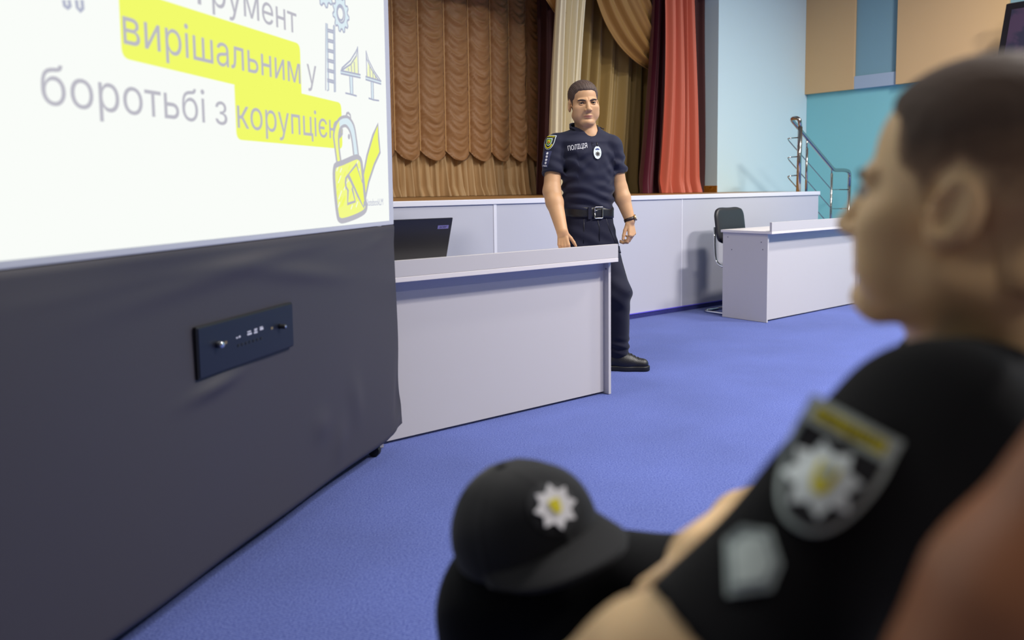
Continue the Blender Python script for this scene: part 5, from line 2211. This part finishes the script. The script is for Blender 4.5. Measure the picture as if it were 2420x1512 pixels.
def man_trousers(p):
    d = cap(p, V(0.54, 0.70, 0.54), V(0.54, 0.92, 0.55), 0.12)
    d = smin(d, chain(p, [hipF, knF, anF], [0.110, 0.080, 0.066], 0.03), 0.04)
    d = smin(d, chain(p, [hipN, knN, anN], [0.095, 0.070, 0.060], 0.03), 0.04)
    d = d - folds(p, 0.0025, ((14, 3, 9, 3, 0.3), (-8, 6, 17, 2.7, 1.1)))
    return np.maximum(d, 0.07 - p[:, 2])


sdf_obj('trousers', man_trousers, (-0.2, 0.5, 0.03), (0.70, 1.24, 0.80), 0.007, M['black_cotton'], sm)
for an in (anF, anN):
    off_keep = off
    off = sm
    shoe(V(an[0], an[1], 0), V(an[0] - 0.22, an[1] + 0.04, 0))
    off = off_keep

# ------------------------------------------------------------------ cap on the knee
CPY = 1.0
cc_ = B(1248, 1264, CPY)
cp_t = thing('police_cap', cc_, 'black peaked police cap with white star badge, hung on the seated man\'s knee', 'cap')
cyv = unit(V(-0.30, 0.0, 0.95))                                   # up through the crown
cxv = V(0.52, -0.84, 0.0)                                          # towards the peak
cxv = unit(cxv - cyv * (cxv @ cyv))
cxv = unit(cxv - cyv * (cxv @ cyv))
czv = np.cross(cyv, cxv)                                           # towards the wearer's left
CR_ = np.stack([cxv, czv, cyv], 1)


def crown(p):
    q = (p - cc_) @ CR_
    d = ell(q, (-0.008, 0, 0.0), (0.102, 0.088, 0.090))
    d = smin(d, ell(q, (0.047, 0, 0.036), (0.047, 0.058, 0.043)), 0.03)
    d = np.maximum(np.abs(d) - 0.0045, -0.012 - q[:, 2])
    g = np.abs(np.sin(np.arctan2(q[:, 1], q[:, 0] + 0.008) * 3))
    return d - 0.0012 * np.exp(-(g / 0.10) ** 2) 


crn, bvc = sdf_obj('crown', crown, cc_ - 0.19, cc_ + 0.19, 0.004, M['cap_cotton'], cp_t)
# peak
P = np.zeros((41, 14, 3))
for i in range(41):
    a = math.radians(-74 + 148 * i / 40)
    for j in range(14):
        v = j / 13
        r0 = V(0.097 * math.cos(a) - 0.008, 0.086 * math.sin(a))
        ext = 0.086 * max(0.0, math.cos(a * 1.15)) ** 0.5
        x = r0[0] + ext * v
        y = r0[1] * (1 + 0.05 * v)
        z = 0.012 - 0.006 * v - 2.4 * y * y * (0.5 + 0.5 * v)
        P[i, j] = cc_ + cxv * x + czv * y + cyv * z
grid_obj('peak', P, M['cap_cotton'], cp_t, 0.005)
MB().lathe(cc_ + cyv * 0.092 - cxv * 0.008, cyv, cxv, czv, [(0.008, 0), (0.007, 0.004), (0.003, 0.006)], 14).build('top_button', M['cap_cotton'], cp_t, True)
fo = cc_ + cxv * 0.2 + cyv * 0.058
h = bvc.ray_cast(Vector(fo), Vector(-cxv), 0.4)
if h[0] is not None:
    so = np.array(h[0][:])
    sn = unit(np.array(h[1][:]))
    sn = sn if sn @ cxv > 0 else -sn
    su = unit(np.cross(cyv, sn))
    sw2 = unit(np.cross(sn, su))
    vs, fs = fan(ov(0.031, 0.031))
    sb = conform('badge_disc', vs, fs, M['patch_black'], cp_t, bvc, so, su, sw2, sn, 0.002, 0.01)
    v_, f_ = extrude_poly(star2d(8, 0.027, 0.0185, (0, 0), 0.2), so + sn * 0.004, su, sw2, sn, 0.003)
    mesh_obj('badge_star', v_, f_, M['white_thread'], sb)
    v_, f_ = extrude_poly(shield(0.013, 0.017), so + sn * 0.007, su, sw2, sn, 0.002)
    mesh_obj('badge_arms', v_, f_, M['patch_yellow'], sb)
# strap at the back
MB().tube([cc_ - cxv * 0.116 + czv * y - cyv * (0.0 + 0.006 * abs(y) * 30) for y in (-0.03, -0.01, 0.01, 0.03)], 0.008, 8).build('strap', M['cap_cotton'], cp_t, True)

# ------------------------------------------------------------------ neighbour close to the camera: only a bare forearm reaches into view
nb_ = thing('person', V(0.62, 0.30, 0), 'blurred neighbour close to the camera, only a raised bare forearm in view', 'person')
NE, NW_ = B(2325, 1640, 0.36), B(2690, 950, 0.36)
NS = V(0.60, 0.30, 0.93)
NN = V(0.64, 0.30, 1.0)
NHC, NHR = V(0.585, 0.31, 1.125), frame(math.radians(-100))
hN = hand_prims(NW_, unit(V(0.1, 0.05, 1)), V(-0.9, 0.3, 0.2), V(0.2, 0.9, 0), [(0.6, 0.8, 0.5)] * 4)


def nb_body(p):
    d = head_fn(p, NHC, NHR, 0.98)
    d = smin(d, neck_fn(p, NHC, NHR, 0.98, NN), 0.02)
    d = smin(d, cap(p, NN, V(0.66, 0.30, 0.75), 0.08, 0.1), 0.04)
    m1 = NE + (NW_ - NE) * 0.3
    d = smin(d, chain(p, [NS, NE, m1, NW_], [0.048, 0.040, 0.0425, 0.028], 0.02), 0.02)
    return smin(d, hand_fn(p, hN), 0.012)


skn = mat('skin_deep', '#8f5835', 0.5, sub=0.12, noise=0.06)
sdf_obj('body', nb_body, (0.14, 0.10, 0.62), (0.86, 0.52, 1.30), 0.006, skn, nb_)
sdf_obj('hair', lambda p: hair_fn(p, NHC, NHR, 0.98, 0.3, 0.8), NHC - 0.16, NHC + 0.18, 0.006, M['hair_dark'], nb_)
ncf, ncd = NS + (NE - NS) * 0.55, unit(NS - NE)


def nb_shirt(p):
    d = loft(p, [(-0.36, 0.16, 0.12, 0), (0.05, 0.17, 0.12, 0), (0.16, 0.16, 0.10, 0), (0.24, 0.08, 0.08, 0)], V(0.68, 0.28, 0.75), frame(math.radians(-100)))
    d = smin(d, np.maximum(cap(p, NS, NE, 0.066, 0.062), -((p - ncf) @ ncd)), 0.03)
    return smax(d, -neck_fn(p, NHC, NHR, 0.98, NN, 6.2, 6.8), 0.008)


sdf_obj('polo_shirt', nb_shirt, (0.2, 0.05, 0.36), (0.9, 0.52, 1.06), 0.008, M['black_cotton'], nb_)


def nb_trousers(p):
    d = cap(p, V(0.66, 0.20, 0.53), V(0.66, 0.38, 0.53), 0.12)
    for y in (0.20, 0.40):
        d = smin(d, chain(p, [V(0.66, y, 0.53), V(0.24, y, 0.53), V(0.22, y, 0.02)], [0.09, 0.07, 0.055], 0.03), 0.03)
    return np.maximum(d, 0.005 - p[:, 2])


sdf_obj('trousers', nb_trousers, (0.08, 0.04, -0.02), (0.86, 0.56, 0.72), 0.009, M['black_cotton'], nb_)


# ------------------------------------------------------------------ the seats they sit on
def theatre_seat(x, y, label):
    s = thing('theatre_seat', V(x, y, 0), label, 'seat')
    X, Y_ = V(1, 0, 0), V(0, 1, 0)
    bk_ = unit(V(0.22, 0, 1))
    mb = MB()
    mb.box(V(x - 0.32, y - 0.22, 0.33), X, Y_, UP, 0.42, 0.44, 0.075, 0.02)
    mb.build('seat_cushion', M['seat_cloth'], s)
    mb = MB()
    mb.box(V(x + 0.135, y - 0.22, 0.40), unit(np.cross(Y_, bk_)), Y_, bk_, 0.06, 0.44, 0.42, 0.02)
    mb.build('backrest', M['seat_cloth'], s)
    for sg in (-1, 1):
        mb = MB()
        mb.box(V(x - 0.10, y + sg * 0.235 - 0.015, 0.0), X, Y_, UP, 0.06, 0.03, 0.40, 0.005)
        mb.box(V(x - 0.20, y + sg * 0.235 - 0.02, 0.0), X, Y_, UP, 0.28, 0.04, 0.02, 0.004)
        mb.build('leg', M['seat_metal'], s)
    return s


theatre_seat(0.62, 0.80, 'seat that carries the seated young man, hidden behind him')
theatre_seat(0.76, 0.30, 'seat that carries the blurred neighbour close to the camera')
